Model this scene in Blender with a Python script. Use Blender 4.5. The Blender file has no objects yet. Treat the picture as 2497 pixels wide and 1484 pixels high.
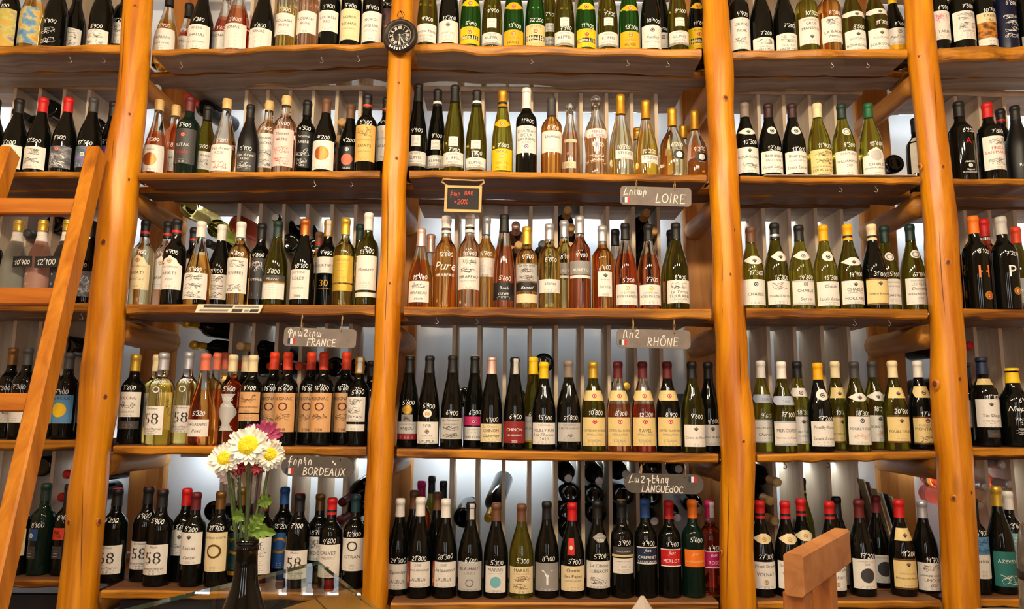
import bpy, math, random
from mathutils import Matrix, Vector

# ------------------------------------------------------------------ camera
W, H_IMG, FPX = 2497.0, 1484.0, 1800.0
PITCH, ROLL, CAMZ = math.radians(8.4), math.radians(0.5), 1.20
scene = bpy.context.scene
COL = scene.collection
cam_d = bpy.data.cameras.new('camera')
cam = bpy.data.objects.new('camera', cam_d)
COL.objects.link(cam)
cam_d.sensor_width = 36.0
cam_d.lens = FPX / W * 36.0
cam_d.clip_start = 0.02
CM = Matrix.Translation((0, 0, CAMZ)) @ Matrix.Rotation(math.pi / 2 + PITCH, 4, 'X') @ Matrix.Rotation(ROLL, 4, 'Z')
cam.matrix_world = CM
scene.camera = cam

# ------------------------------------------------------------------ world, light, exposure
world = bpy.data.worlds.new('world')
scene.world = world
world.use_nodes = True
world.node_tree.nodes['Background'].inputs[0].default_value = (0.55, 0.65, 0.85, 1)
world.node_tree.nodes['Background'].inputs[1].default_value = 0.3
scene.view_settings.view_transform = 'Standard'
scene.view_settings.look = 'None'
scene.view_settings.exposure = 0.2
scene.view_settings.gamma = 1.0
scene.view_settings.use_curve_mapping = False


def area(name, loc, target, size, size_y, power, color):
    l = bpy.data.lights.new(name, 'AREA')
    l.shape = 'RECTANGLE'
    l.size, l.size_y, l.energy, l.color = size, size_y, power, color
    o = bpy.data.objects.new(name, l)
    COL.objects.link(o)
    o.location = loc
    d = Vector(target) - Vector(loc)
    o.rotation_euler = d.to_track_quat('-Z', 'Y').to_euler()
    return o


# daylight entering through the tall narrow shop windows behind the photographer
WINX = (-1.55, -0.15, 1.35)
for wx in WINX:
    area('window_daylight', (wx, -2.93, 1.5), (wx, 2.4, 1.5), 0.36, 1.9, 15, (0.86, 0.92, 1.0))
PENDANT_POWER, PENDANT_COL = 13.0, (1.0, 0.83, 0.58)
LED_COL = (0.74, 0.87, 1.0)
LED_STRENGTH = {1: 5.0, 2: 16.0, 3: 22.0, 4: 4.0, 5: 21.0}

# ------------------------------------------------------------------ pixel helpers
CAMLOC = Vector((0, 0, CAMZ))
CR = CM.to_3x3()


def ray(px, py):
    return (CR @ Vector(((px - W / 2) / FPX, -(py - H_IMG / 2) / FPX, -1.0))).normalized()


def at_y(px, py, y):
    d = ray(px, py)
    return CAMLOC + d * (y / d.y)


def at_z(px, py, z):
    d = ray(px, py)
    return CAMLOC + d * ((z - CAMZ) / d.z)


D = 2.44           # distance of the shelf fronts
RACK_Y0, RACK_Y1, WALL_Y = 2.74, 2.95, 3.06

# ------------------------------------------------------------------ colours and materials
MATS = {}


def lin(c):
    out = []
    for v in c:
        v = v / 255.0
        out.append(v / 12.92 if v <= 0.04045 else ((v + 0.055) / 1.055) ** 2.4)
    return tuple(out) + (1.0,)


def principled(name):
    m = bpy.data.materials.new(name)
    m.use_nodes = True
    b = m.node_tree.nodes['Principled BSDF']
    return m, m.node_tree, b


def plain(name, rgb, rough=0.6, metal=0.0, var=0.06, bump=0.0, scale=60.0, emit=None, strength=0.0, spec=0.5):
    """Plain procedural material: colour with a little noise variation."""
    if name in MATS:
        return MATS[name]
    m, nt, b = principled(name)
    n = nt.nodes.new('ShaderNodeTexNoise')
    n.inputs['Scale'].default_value = scale
    n.inputs['Detail'].default_value = 3
    tc = nt.nodes.new('ShaderNodeTexCoord')
    nt.links.new(tc.outputs['Object'], n.inputs['Vector'])
    r = nt.nodes.new('ShaderNodeValToRGB')
    c = lin(rgb)
    r.color_ramp.elements[0].color = tuple(max(0, v * (1 - var)) for v in c[:3]) + (1,)
    r.color_ramp.elements[1].color = tuple(min(1, v * (1 + var)) for v in c[:3]) + (1,)
    r.color_ramp.elements[0].position = 0.3
    r.color_ramp.elements[1].position = 0.7
    nt.links.new(n.outputs['Fac'], r.inputs['Fac'])
    nt.links.new(r.outputs['Color'], b.inputs['Base Color'])
    b.inputs['Roughness'].default_value = rough
    b.inputs['Metallic'].default_value = metal
    b.inputs['Specular IOR Level'].default_value = spec
    if bump:
        bp = nt.nodes.new('ShaderNodeBump')
        bp.inputs['Strength'].default_value = bump
        bp.inputs['Distance'].default_value = 0.004
        nt.links.new(n.outputs['Fac'], bp.inputs['Height'])
        nt.links.new(bp.outputs['Normal'], b.inputs['Normal'])
    if emit:
        b.inputs['Emission Color'].default_value = tuple(emit) + (1,)
        b.inputs['Emission Strength'].default_value = strength
    MATS[name] = m
    return m


def wood(name, light, dark, axis='x', rough=0.5, knots=0.5, knotcol=(70, 35, 12), bump=0.25, scale=1.0, spec=0.4, lo=0.32, hi=0.66):
    if name in MATS:
        return MATS[name]
    m, nt, b = principled(name)
    tc = nt.nodes.new('ShaderNodeTexCoord')
    mp = nt.nodes.new('ShaderNodeMapping')
    s = {'x': (1.6, 22, 22), 'y': (22, 1.6, 22), 'z': (22, 22, 1.6)}[axis]
    mp.inputs['Scale'].default_value = tuple(v * scale for v in s)
    nt.links.new(tc.outputs['Object'], mp.inputs['Vector'])
    n = nt.nodes.new('ShaderNodeTexNoise')
    n.inputs['Scale'].default_value = 1.0
    n.inputs['Detail'].default_value = 6
    n.inputs['Roughness'].default_value = 0.62
    n.inputs['Distortion'].default_value = 0.7
    nt.links.new(mp.outputs['Vector'], n.inputs['Vector'])
    r = nt.nodes.new('ShaderNodeValToRGB')
    r.color_ramp.elements[0].position = lo
    r.color_ramp.elements[1].position = hi
    r.color_ramp.elements[0].color = lin(dark)
    r.color_ramp.elements[1].color = lin(light)
    nt.links.new(n.outputs['Fac'], r.inputs['Fac'])
    # knots: stretched voronoi cells, only the very centre goes dark
    mp2 = nt.nodes.new('ShaderNodeMapping')
    k = {'x': (2.2, 7, 7), 'y': (7, 2.2, 7), 'z': (6, 6, 2.6)}[axis]
    mp2.inputs['Scale'].default_value = k
    nt.links.new(tc.outputs['Object'], mp2.inputs['Vector'])
    v = nt.nodes.new('ShaderNodeTexVoronoi')
    v.inputs['Scale'].default_value = 1.0
    nt.links.new(mp2.outputs['Vector'], v.inputs['Vector'])
    kr = nt.nodes.new('ShaderNodeValToRGB')
    kr.color_ramp.elements[0].position = 0.05
    kr.color_ramp.elements[1].position = 0.14
    kr.color_ramp.elements[0].color = (knots, knots, knots, 1)
    kr.color_ramp.elements[1].color = (0, 0, 0, 1)
    nt.links.new(v.outputs['Distance'], kr.inputs['Fac'])
    mx = nt.nodes.new('ShaderNodeMix')
    mx.data_type = 'RGBA'
    nt.links.new(kr.outputs['Color'], mx.inputs['Factor'])
    nt.links.new(r.outputs['Color'], mx.inputs['A'])
    mx.inputs['B'].default_value = lin(knotcol)
    nt.links.new(mx.outputs['Result'], b.inputs['Base Color'])
    b.inputs['Roughness'].default_value = rough
    b.inputs['Specular IOR Level'].default_value = spec
    bp = nt.nodes.new('ShaderNodeBump')
    bp.inputs['Strength'].default_value = bump
    bp.inputs['Distance'].default_value = 0.004
    nt.links.new(n.outputs['Fac'], bp.inputs['Height'])
    nt.links.new(bp.outputs['Normal'], b.inputs['Normal'])
    MATS[name] = m
    return m


def glassmat(name, rgb, trans=0.0, rough=0.05, ior=1.42, spec=0.5):
    if name in MATS:
        return MATS[name]
    m, nt, b = principled(name)
    n = nt.nodes.new('ShaderNodeTexNoise')
    n.inputs['Scale'].default_value = 9.0
    tc = nt.nodes.new('ShaderNodeTexCoord')
    nt.links.new(tc.outputs['Object'], n.inputs['Vector'])
    mr = nt.nodes.new('ShaderNodeMapRange')
    mr.inputs['To Min'].default_value = rough * 0.7
    mr.inputs['To Max'].default_value = rough * 1.3
    nt.links.new(n.outputs['Fac'], mr.inputs['Value'])
    nt.links.new(mr.outputs['Result'], b.inputs['Roughness'])
    b.inputs['Base Color'].default_value = lin(rgb)
    b.inputs['Transmission Weight'].default_value = trans
    b.inputs['IOR'].default_value = ior
    b.inputs['Specular IOR Level'].default_value = spec
    MATS[name] = m
    return m


# bottle glass: colour, transmission, roughness, wording
GLASS = {
    'dk': ((9, 11, 9), 0.0, 0.05, 'dark'),
    'bk': ((10, 10, 11), 0.0, 0.45, 'matt-black'),
    'dg': ((7, 30, 22), 0.0, 0.06, 'dark-green'),
    'nb': ((14, 20, 52), 0.0, 0.3, 'navy-blue'),
    'ol': ((112, 106, 26), 0.94, 0.04, 'olive-green'),
    'gn': ((40, 112, 34), 0.92, 0.04, 'green'),
    'gy': ((158, 152, 48), 0.94, 0.04, 'yellow-green'),
    'ro': ((252, 202, 154), 1.0, 0.03, 'pale rosé'),
    'pk': ((253, 206, 176), 1.0, 0.03, 'pink rosé'),
    'or': ((255, 180, 86), 1.0, 0.03, 'orange'),
    'am': ((253, 196, 102), 1.0, 0.03, 'amber'),
    'rs': ((246, 148, 102), 1.0, 0.03, 'deep rosé'),
    'rd': ((232, 100, 74), 1.0, 0.03, 'red rosé'),
    'ye': ((254, 230, 130), 1.0, 0.03, 'golden'),
    'cl': ((253, 246, 204), 1.0, 0.02, 'pale-yellow'),
    'fr': ((170, 172, 160), 0.45, 0.4, 'frosted grey'),
    'fp': ((210, 160, 140), 0.45, 0.4, 'frosted pink'),
    'fd': ((70, 68, 72), 0.2, 0.4, 'frosted charcoal'),
    'clear': ((250, 250, 246), 1.0, 0.02, 'clear'),
}


def gmat(k):
    c, t, r, _ = GLASS[k]
    return glassmat('bottle_glass_' + k, c, t, r)


# cap / label / ink colours
COLS = {
    'w': ((236, 230, 220), 'white'), 'c': ((236, 216, 170), 'cream'), 'k': ((20, 19, 20), 'black'),
    'y': ((245, 200, 10), 'yellow'), 'hy': ((246, 178, 10), 'yellow'), 'g': ((150, 146, 142), 'grey'),
    'lg': ((196, 192, 186), 'light-grey'), 'r': ((200, 22, 22), 'red'), 'ro': ((222, 66, 28), 'orange-red'),
    'bu': ((96, 22, 26), 'burgundy'), 'db': ((52, 20, 24), 'dark-maroon'), 'n': ((222, 168, 112), 'tan'),
    'kr': ((226, 180, 96), 'straw'), 'bl': ((30, 78, 140), 'blue'), 'nv': ((24, 40, 70), 'navy'),
    'sk': ((92, 150, 196), 'sky-blue'), 'te': ((34, 110, 106), 'teal'), 'dt': ((20, 56, 60), 'dark-teal'),
    'gr': ((20, 96, 56), 'green'), 'dgr': ((20, 46, 40), 'dark-green'), 'o': ((240, 120, 20), 'orange'),
    'mg': ((190, 20, 96), 'magenta'), 'pp': ((120, 90, 150), 'purple'), 'pi': ((216, 50, 110), 'pink'),
    'lp': ((240, 208, 200), 'pale-pink'), 'go': ((206, 150, 40), 'gold'), 'br': ((110, 72, 46), 'brown'),
    'bz': ((124, 88, 44), 'bronze'), 'co': ((196, 110, 50), 'copper'), 'sa': ((226, 116, 84), 'salmon'),
    'si': ((196, 196, 200), 'silver'), 'ta': ((136, 120, 108), 'taupe'), 'dgy': ((62, 60, 60), 'charcoal'),
    'ck': ((226, 186, 120), 'cork'), 'pr': ((230, 190, 176), 'rose-gold'), 'br2': ((140, 30, 30), 'brick-red'),
    'bg': ((176, 186, 206), 'blue-grey'), 'ltn': ((232, 206, 140), 'pale-tan'), 'cork': ((206, 160, 96), 'cork'),
    'ob': ((150, 90, 30), 'orange-brown'), 'hg': ((214, 176, 64), 'gold'), 'aq': ((120, 186, 196), 'aqua'),
}


COLS.update({'ar1': ((206, 186, 96), 'painted yellow'), 'ar2': ((120, 160, 190), 'painted blue'), 'ar3': ((190, 110, 20), 'orange nut'),
             'ar4': ((70, 44, 76), 'purple floral'), 'ar5': ((96, 96, 104), 'smoky grey'), 'ar6': ((70, 96, 110), 'teal-violet')})
ARTRAMP = {'ar1': [(150, 120, 150), (206, 196, 110), (190, 180, 90), (222, 160, 60)], 'ar2': [(220, 140, 40), (214, 196, 110), (120, 160, 190), (90, 130, 170)],
           'ar3': [(40, 24, 10), (150, 90, 20), (210, 140, 40), (120, 64, 10)], 'ar4': [(50, 34, 60), (86, 56, 92), (130, 96, 60), (60, 40, 70)],
           'ar5': [(60, 58, 62), (100, 100, 108), (140, 138, 140), (70, 70, 78)], 'ar6': [(60, 90, 84), (84, 110, 108), (110, 110, 150), (140, 120, 170)]}


def artmat(k):
    if 'art_' + k in MATS:
        return MATS['art_' + k]
    m, nt, b = principled('painted_label_' + k)
    tc = nt.nodes.new('ShaderNodeTexCoord')
    n = nt.nodes.new('ShaderNodeTexNoise')
    n.inputs['Scale'].default_value = 34
    n.inputs['Detail'].default_value = 4
    nt.links.new(tc.outputs['Object'], n.inputs['Vector'])
    r = nt.nodes.new('ShaderNodeValToRGB')
    cs = ARTRAMP[k]
    el = r.color_ramp.elements
    el[0].position, el[0].color = 0.34, lin(cs[0])
    el[1].position, el[1].color = 0.66, lin(cs[3])
    e = el.new(0.46)
    e.color = lin(cs[1])
    e = el.new(0.54)
    e.color = lin(cs[2])
    nt.links.new(n.outputs['Fac'], r.inputs['Fac'])
    nt.links.new(r.outputs['Color'], b.inputs['Base Color'])
    b.inputs['Roughness'].default_value = 0.6
    MATS['art_' + k] = m
    return m


def cmat(k):
    if k in ARTRAMP:
        return artmat(k)
    rgb, nm = COLS[k]
    if k in ('go', 'hg', 'si', 'bz', 'co', 'pr'):
        return plain('foil_' + k, rgb, 0.36, 0.55, 0.05)
    return plain('tint_' + k, rgb, 0.5, 0.0, 0.03, scale=90)


WHITEINK = plain('chalk_marker_white', (245, 245, 240), 0.8)
DARKINK = plain('print_ink_dark', (52, 46, 44), 0.7)
GREYINK = plain('print_ink_grey', (132, 124, 118), 0.7)
INK = {'d': DARKINK, 'g': GREYINK, 'w': WHITEINK}


def ink(k):
    return INK.get(k) or cmat(k)


POST = wood('varnished_log', (236, 156, 22), (176, 96, 6), 'z', 0.34, 0.6, (110, 58, 14), 0.3, 0.8, 0.5, 0.34, 0.62)
EDGE = wood('varnished_board_edge', (206, 136, 36), (108, 60, 16), 'x', 0.4, 0.6, (80, 40, 12), 0.5, 1.0, 0.4, 0.38, 0.6)
RAW = wood('raw_board', (182, 162, 146), (136, 116, 102), 'x', 0.7, 0.5, (60, 40, 28), 0.3)
RAWD = wood('stained_board', (134, 92, 58), (98, 62, 36), 'x', 0.6, 0.5, (50, 28, 14), 0.3)
BEAR = wood('bearer_log', (198, 134, 50), (144, 88, 26), 'y', 0.5, 0.6, (70, 36, 14), 0.3)
SLAT = wood('pale_slat', (220, 200, 172), (200, 176, 146), 'z', 0.7, 0.3, (120, 84, 56), 0.15)
LADDER = wood('ladder_pine', (212, 136, 34), (166, 92, 14), 'z', 0.42, 0.35, (90, 44, 14), 0.25)
CHAIRW = wood('chair_beech', (196, 132, 76), (158, 98, 50), 'y', 0.45, 0.1, (90, 50, 20), 0.2)
TABLEW = wood('table_pine', (206, 146, 72), (170, 104, 40), 'x', 0.45, 0.5, (110, 60, 24), 0.2, 0.6)
PLASTER = plain('white_plaster', (214, 214, 212), 0.9, 0, 0.06, 0.15, 6)
SLATE = plain('grey_slate', (124, 112, 104), 0.75, 0, 0.14, 0.2, 26)
SLATED = plain('dark_slate', (84, 76, 70), 0.75, 0, 0.12, 0.2, 26)
TWINE = plain('jute_twine', (196, 158, 100), 0.9, 0, 0.2, 0.3, 300)
STEEL = plain('bright_steel', (206, 200, 190), 0.3, 0.9, 0.03)
BLACKMETAL = plain('black_enamel', (26, 24, 23), 0.4, 0.2, 0.1, 0, 40)


# ------------------------------------------------------------------ mesh building
class MB:
    def __init__(self):
        self.v, self.f, self.m, self.mats, self.sm = [], [], [], [], []

    def mi(self, mat):
        if mat not in self.mats:
            self.mats.append(mat)
        return self.mats.index(mat)

    def add(self, verts, faces, mat, smooth=False):
        o = len(self.v)
        self.v.extend(tuple(p) for p in verts)
        k = self.mi(mat)
        for f in faces:
            self.f.append(tuple(i + o for i in f))
            self.m.append(k)
            self.sm.append(smooth)

    def box(self, lo, hi, mat, rot=None, origin=None):
        x0, y0, z0 = lo
        x1, y1, z1 = hi
        vs = [Vector(p) for p in ((x0, y0, z0), (x1, y0, z0), (x1, y1, z0), (x0, y1, z0), (x0, y0, z1), (x1, y0, z1), (x1, y1, z1), (x0, y1, z1))]
        if rot is not None:
            vs = [rot @ p + Vector(origin or (0, 0, 0)) for p in vs]
        self.add(vs, [(0, 3, 2, 1), (4, 5, 6, 7), (0, 1, 5, 4), (1, 2, 6, 5), (2, 3, 7, 6), (3, 0, 4, 7)], mat)

    def beam(self, a, b, w, h, mat, side=Vector((1, 0, 0)), bev=0.0):
        """rectangular bar from a to b; w along side, h across; bev chamfers the four long edges"""
        a, b = Vector(a), Vector(b)
        d = (b - a).normalized()
        s = (side - d * side.dot(d)).normalized()
        u = d.cross(s)
        if bev <= 0:
            prof = [(-w / 2, -h / 2), (w / 2, -h / 2), (w / 2, h / 2), (-w / 2, h / 2)]
        else:
            e = bev
            prof = [(-w / 2 + e, -h / 2), (w / 2 - e, -h / 2), (w / 2, -h / 2 + e), (w / 2, h / 2 - e),
                    (w / 2 - e, h / 2), (-w / 2 + e, h / 2), (-w / 2, h / 2 - e), (-w / 2, -h / 2 + e)]
        n = len(prof)
        vs = [a + s * x + u * y for x, y in prof] + [b + s * x + u * y for x, y in prof]
        fs = [(i, (i + 1) % n, n + (i + 1) % n, n + i) for i in range(n)]
        fs += [tuple(reversed(range(n))), tuple(range(n, 2 * n))]
        self.add(vs, fs, mat)

    def tube(self, pts, rads, mat, seg=8, smooth=True, cap=True):
        pts = [Vector(p) for p in pts]
        if not hasattr(rads, '__len__'):
            rads = [rads] * len(pts)
        n = len(pts)
        vs, fs = [], []
        ref = None
        for i, p in enumerate(pts):
            d = (pts[min(i + 1, n - 1)] - pts[max(i - 1, 0)]).normalized()
            if ref is None:
                ref = Vector((1, 0, 0)) if abs(d.x) < 0.8 else Vector((0, 1, 0))
            s = (ref - d * ref.dot(d)).normalized()
            ref = s
            u = d.cross(s)
            for k in range(seg):
                a = 2 * math.pi * k / seg
                vs.append(p + (s * math.cos(a) + u * math.sin(a)) * rads[i])
        for i in range(n - 1):
            for k in range(seg):
                k2 = (k + 1) % seg
                fs.append((i * seg + k, i * seg + k2, (i + 1) * seg + k2, (i + 1) * seg + k))
        if cap:
            fs.append(tuple(reversed(range(seg))))
            fs.append(tuple(range((n - 1) * seg, n * seg)))
        self.add(vs, fs, mat, smooth)

    def lathe(self, prof, mat, seg=20, smooth=True, matfn=None):
        """prof: list of (r, z) from bottom to top around the z axis"""
        vs, rings = [], []
        for r, z in prof:
            if r < 1e-6:
                rings.append([len(vs)])
                vs.append((0, 0, z))
            else:
                rings.append(list(range(len(vs), len(vs) + seg)))
                for k in range(seg):
                    a = 2 * math.pi * k / seg
                    vs.append((r * math.cos(a), r * math.sin(a), z))
        groups = {}
        for i in range(len(rings) - 1):
            a, b = rings[i], rings[i + 1]
            mt = matfn(0.5 * (prof[i][1] + prof[i + 1][1])) if matfn else mat
            fl = groups.setdefault(mt, [])
            for k in range(seg):
                k2 = (k + 1) % seg
                if len(a) == 1:
                    fl.append((a[0], b[k2], b[k]))
                elif len(b) == 1:
                    fl.append((a[k], a[k2], b[0]))
                else:
                    fl.append((a[k], a[k2], b[k2], b[k]))
        o = len(self.v)
        self.v.extend(vs)
        for mt, fl in groups.items():
            kk = self.mi(mt)
            for f in fl:
                self.f.append(tuple(i + o for i in f))
                self.m.append(kk)
                self.sm.append(smooth)

    def build(self, name, parent=None, loc=None):
        me = bpy.data.meshes.new(name)
        me.from_pydata(self.v, [], self.f)
        for mt in self.mats:
            me.materials.append(mt)
        me.polygons.foreach_set('material_index', self.m)
        me.polygons.foreach_set('use_smooth', self.sm)
        me.update()
        o = bpy.data.objects.new(name, me)
        COL.objects.link(o)
        if parent is not None:
            o.parent = parent
        if loc is not None:
            o.location = loc
        return o


def tag(o, label, cat, group=None, kind=None):
    if label:
        o['label'] = label
    if cat:
        o['category'] = cat
    if group:
        o['group'] = group
    if kind:
        o['kind'] = kind
    return o


def empty(name, loc):
    o = bpy.data.objects.new(name, None)
    o.empty_display_size = 0.05
    COL.objects.link(o)
    o.location = loc
    return o


RND = random.Random(7)

# ------------------------------------------------------------------ room shell
XL, XR, YB, ZC = -3.0, 3.0, -3.0, 3.3
b = MB(); b.box((XL, YB, -0.05), (XR, WALL_Y, 0), plain('floor_tile', (96, 78, 62), 0.5, 0, 0.15, 0.1, 5))
tag(b.build('floor'), None, None, kind='structure')
b = MB(); b.box((XL, YB, ZC), (XR, WALL_Y, ZC + 0.05), plain('ceiling_paint', (214, 196, 168), 0.9, 0, 0.04))
tag(b.build('ceiling'), None, None, kind='structure')
b = MB(); b.box((XL, WALL_Y, 0), (XR, WALL_Y + 0.08, ZC), PLASTER)
tag(b.build('wall_back'), None, None, kind='structure')
WARMWALL = plain('warm_wall_paint', (178, 148, 116), 0.9, 0, 0.05)
b = MB(); b.box((XL - 0.08, YB, 0), (XL, WALL_Y, ZC), WARMWALL)
tag(b.build('wall_left'), None, None, kind='structure')
b = MB(); b.box((XR, YB, 0), (XR + 0.08, WALL_Y, ZC), WARMWALL)
tag(b.build('wall_right'), None, None, kind='structure')
# wall behind the photographer, with the window opening
b = MB()
edges = [XL] + [e for wx in WINX for e in (wx - 0.2, wx + 0.2)] + [XR]
for i in range(0, len(edges), 2):
    b.box((edges[i], YB - 0.08, 0), (edges[i + 1], YB, ZC), WARMWALL)
for wx in WINX:
    b.box((wx - 0.2, YB - 0.08, 0), (wx + 0.2, YB, 0.5), WARMWALL)
    b.box((wx - 0.2, YB - 0.08, 2.5), (wx + 0.2, YB, ZC), WARMWALL)
tag(b.build('wall_front'), None, None, kind='structure')
for i, wx in enumerate(WINX):
    b = MB()
    for lo, hi in (((wx - .2, YB - .06, .5), (wx - .17, YB - .02, 2.5)), ((wx + .17, YB - .06, .5), (wx + .2, YB - .02, 2.5)), ((wx - .17, YB - .06, .5), (wx + .17, YB - .02, .53)), ((wx - .17, YB - .06, 2.47), (wx + .17, YB - .02, 2.5))):
        b.box(lo, hi, plain('window_frame_white', (220, 216, 208), 0.5))
    tag(b.build('window_%d' % (i + 1)), None, None, kind='structure')

# ------------------------------------------------------------------ log posts, bearers
def smoothnoise(seed, n, amp):
    r = random.Random(seed)
    c = [r.uniform(-1, 1) for _ in range(n)]
    def f(t):
        x = min(max(t, 0), 0.9999) * (n - 1)
        i = int(x); u = x - i
        u = u * u * (3 - 2 * u)
        return amp * (c[i] * (1 - u) + c[min(i + 1, n - 1)] * u)
    return f


POSTS = {
    1: [(0, 303, 372), (120, 297, 366), (250, 283, 355), (370, 262, 345), (480, 245, 331), (600, 235, 322), (740, 222, 305), (900, 200, 294), (1000, 193, 284), (1100, 188, 268), (1200, 170, 259), (1300, 163, 250), (1484, 145, 238)],
    2: [(0, 953, 1007), (140, 945, 1003), (250, 940, 1000), (420, 932, 993), (600, 927, 988), (740, 918, 980), (900, 908, 969), (1090, 895, 962), (1300, 888, 952), (1484, 880, 945)],
    3: [(0, 1712, 1770), (130, 1715, 1787), (260, 1725, 1789), (430, 1727, 1800), (600, 1735, 1808), (760, 1740, 1815), (900, 1748, 1826), (1040, 1755, 1843), (1110, 1757, 1840), (1300, 1757, 1840), (1484, 1757, 1842)],
    4: [(0, 2206, 2270), (130, 2215, 2283), (250, 2228, 2298), (430, 2247, 2318), (600, 2255, 2335), (760, 2268, 2342), (930, 2272, 2356), (1090, 2284, 2365), (1300, 2295, 2380), (1484, 2302, 2388)],
}
KNOTD = plain('knot_dark', (96, 50, 16), 0.6, 0, 0.35, 0, 200)
KNOTR = plain('knot_rim', (198, 116, 24), 0.4, 0, 0.25, 0, 120)
KNOTS = {1: [(330, 15, .006), (258, 592, .010), (256, 967, .009), (170, 1272, .007), (234, 1274, .008), (316, 278, .005), (310, 435, .005)],
         2: [(966, 385, .006), (950, 690, .005), (935, 1210, .006), (972, 200, .004)],
         3: [(1778, 670, .008), (1812, 1074, .008), (1770, 238, .009), (1762, 1350, .005), (1790, 560, .004)],
         4: [(2245, 132, .008), (2252, 400, .007), (2298, 407, .006), (2309, 640, .009), (2288, 935, .011), (2336, 924, .008), (2327, 1214, .008), (2366, 1200, .006)]}
CRACKS = {1: [[(306, 20), (303, 90), (300, 160), (296, 230)], [(285, 300), (280, 370), (278, 430), (275, 500)], [(206, 1180), (205, 1250), (202, 1330), (199, 1430)]],
          2: [[(944, 420), (946, 520), (945, 640), (940, 760), (936, 900)], [(905, 1000), (903, 1100), (902, 1200)]],
          3: [[(1778, 1160), (1779, 1250), (1777, 1360), (1776, 1470)], [(1800, 820), (1803, 900), (1805, 980)], [(1762, 620), (1764, 720), (1763, 800)]],
          4: [[(2290, 560), (2294, 630), (2300, 710), (2306, 770)], [(2275, 180), (2279, 240), (2284, 310)]]}
POST_LABEL = {1: 'orange varnished log post beside the ladder', 2: 'orange varnished log post carrying the round black clock',
              3: 'orange varnished log post right of the four middle hanging signs', 4: 'orange varnished log post furthest right with large knots'}
POSTX = {}
PY = D + 0.02
for n, sm in POSTS.items():
    pts, rads = [], []
    zs = []
    for y, xl, xr in sm:
        a, c = at_y(xl, y, PY), at_y(xr, y, PY)
        pts.append(((a.x + c.x) / 2, PY, (a.z + c.z) / 2))
        rads.append((c.x - a.x) / 2 * 0.97)
    pts.insert(0, (pts[0][0], PY, ZC)); rads.insert(0, rads[0])
    pts.append((pts[-1][0], PY, 0.0)); rads.append(rads[-1])
    # resample with slow lumps
    f1, f2 = smoothnoise(n * 11, 30, 0.05), smoothnoise(n * 13 + 1, 26, 0.0035)
    vs, fs, rows, seg = [], [], [], 28
    npt = 90
    for i in range(npt):
        z = ZC * i / (npt - 1)
        for j in range(len(pts) - 1):
            if pts[j + 1][2] <= z <= pts[j][2]:
                u = (z - pts[j + 1][2]) / max(1e-6, pts[j][2] - pts[j + 1][2])
                cx = pts[j + 1][0] * (1 - u) + pts[j][0] * u
                rr = rads[j + 1] * (1 - u) + rads[j] * u
                break
        t = i / (npt - 1)
        for k in range(seg):
            a = 2 * math.pi * k / seg
            r = rr * (1 + f1(t) * 0.6 + 0.025 * math.sin(a * 3 + 9 * t + n) + 0.012 * math.sin(a * 7 + 31 * t))
            vs.append((cx + f2(t) + r * math.cos(a), PY + r * math.sin(a), z))
        if abs(z - 1.2) < 0.02 or n not in POSTX:
            POSTX[n] = cx
    for i in range(npt - 1):
        for k in range(seg):
            k2 = (k + 1) % seg
            fs.append((i * seg + k, i * seg + k2, (i + 1) * seg + k2, (i + 1) * seg + k))
    fs.append(tuple(reversed(range(seg)))); fs.append(tuple(range((npt - 1) * seg, npt * seg)))
    mb = MB(); mb.add(vs, fs, POST, True)
    po = mb.build('log_post')

    def surf(px_, py_, pts=pts, rads=rads):
        p = at_y(px_, py_, PY - 0.045)
        for j in range(len(pts) - 1):
            if pts[j + 1][2] <= p.z <= pts[j][2]:
                u = (p.z - pts[j + 1][2]) / max(1e-6, pts[j][2] - pts[j + 1][2])
                cx_, rr_ = pts[j + 1][0] * (1 - u) + pts[j][0] * u, rads[j + 1] * (1 - u) + rads[j] * u
                break
        sx = max(-.9, min(.9, (p.x - cx_) / rr_))
        return Vector((p.x, PY - rr_ * math.sqrt(1 - sx * sx), p.z)), math.asin(sx), rr_
    for kx, ky, ks in KNOTS[n]:
        p, th, rr_ = surf(kx, ky)
        km = MB()
        km.lathe([(ks * 1.5, -.003), (ks * 1.15, -.0003), (ks * .8, .0007), (ks * .4, .0011), (0, .0012)], KNOTR, 14, True, lambda z: KNOTD if z > .0008 else KNOTR)
        kr = random.Random(int(kx + ky))
        lob = [kr.uniform(.75, 1.25) for _ in range(5)]
        for q_ in range(len(km.v)):
            vx, vy, vz = km.v[q_]
            aa = math.atan2(vy, vx)
            kk_ = lob[int((aa + math.pi) / (2 * math.pi) * 5) % 5] * .5 + .5
            km.v[q_] = (vx * kk_, vy * kk_, vz)
        ko = km.build('knot', po, p)
        ko.rotation_mode = 'QUATERNION'
        ko.rotation_quaternion = (Matrix.Rotation(th, 3, 'Z') @ Matrix.Rotation(math.pi / 2, 3, 'X')).to_quaternion()
        ko.scale = (.85, 1.2, 1)
    for line in CRACKS[n]:
        cm = MB()
        vs2, fs2 = [], []
        for i in range(len(line)):
            p, th, rr_ = surf(*line[i])
            wd = .0012 if 0 < i < len(line) - 1 else .0002
            nrm = Vector((math.sin(th), -math.cos(th), 0)); tg = Vector((math.cos(th), math.sin(th), 0))
            c_ = p + nrm * (.03 * rr_ + .0008)
            vs2 += [c_ - tg * wd, c_ + tg * wd]
        for i in range(len(line) - 1):
            fs2.append((2 * i, 2 * i + 1, 2 * i + 3, 2 * i + 2))
        cm.add(vs2, fs2, KNOTD)
        cm.build('crack', po)
    tag(po, POST_LABEL[n], 'post', 'log posts of the wine shelving')

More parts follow.
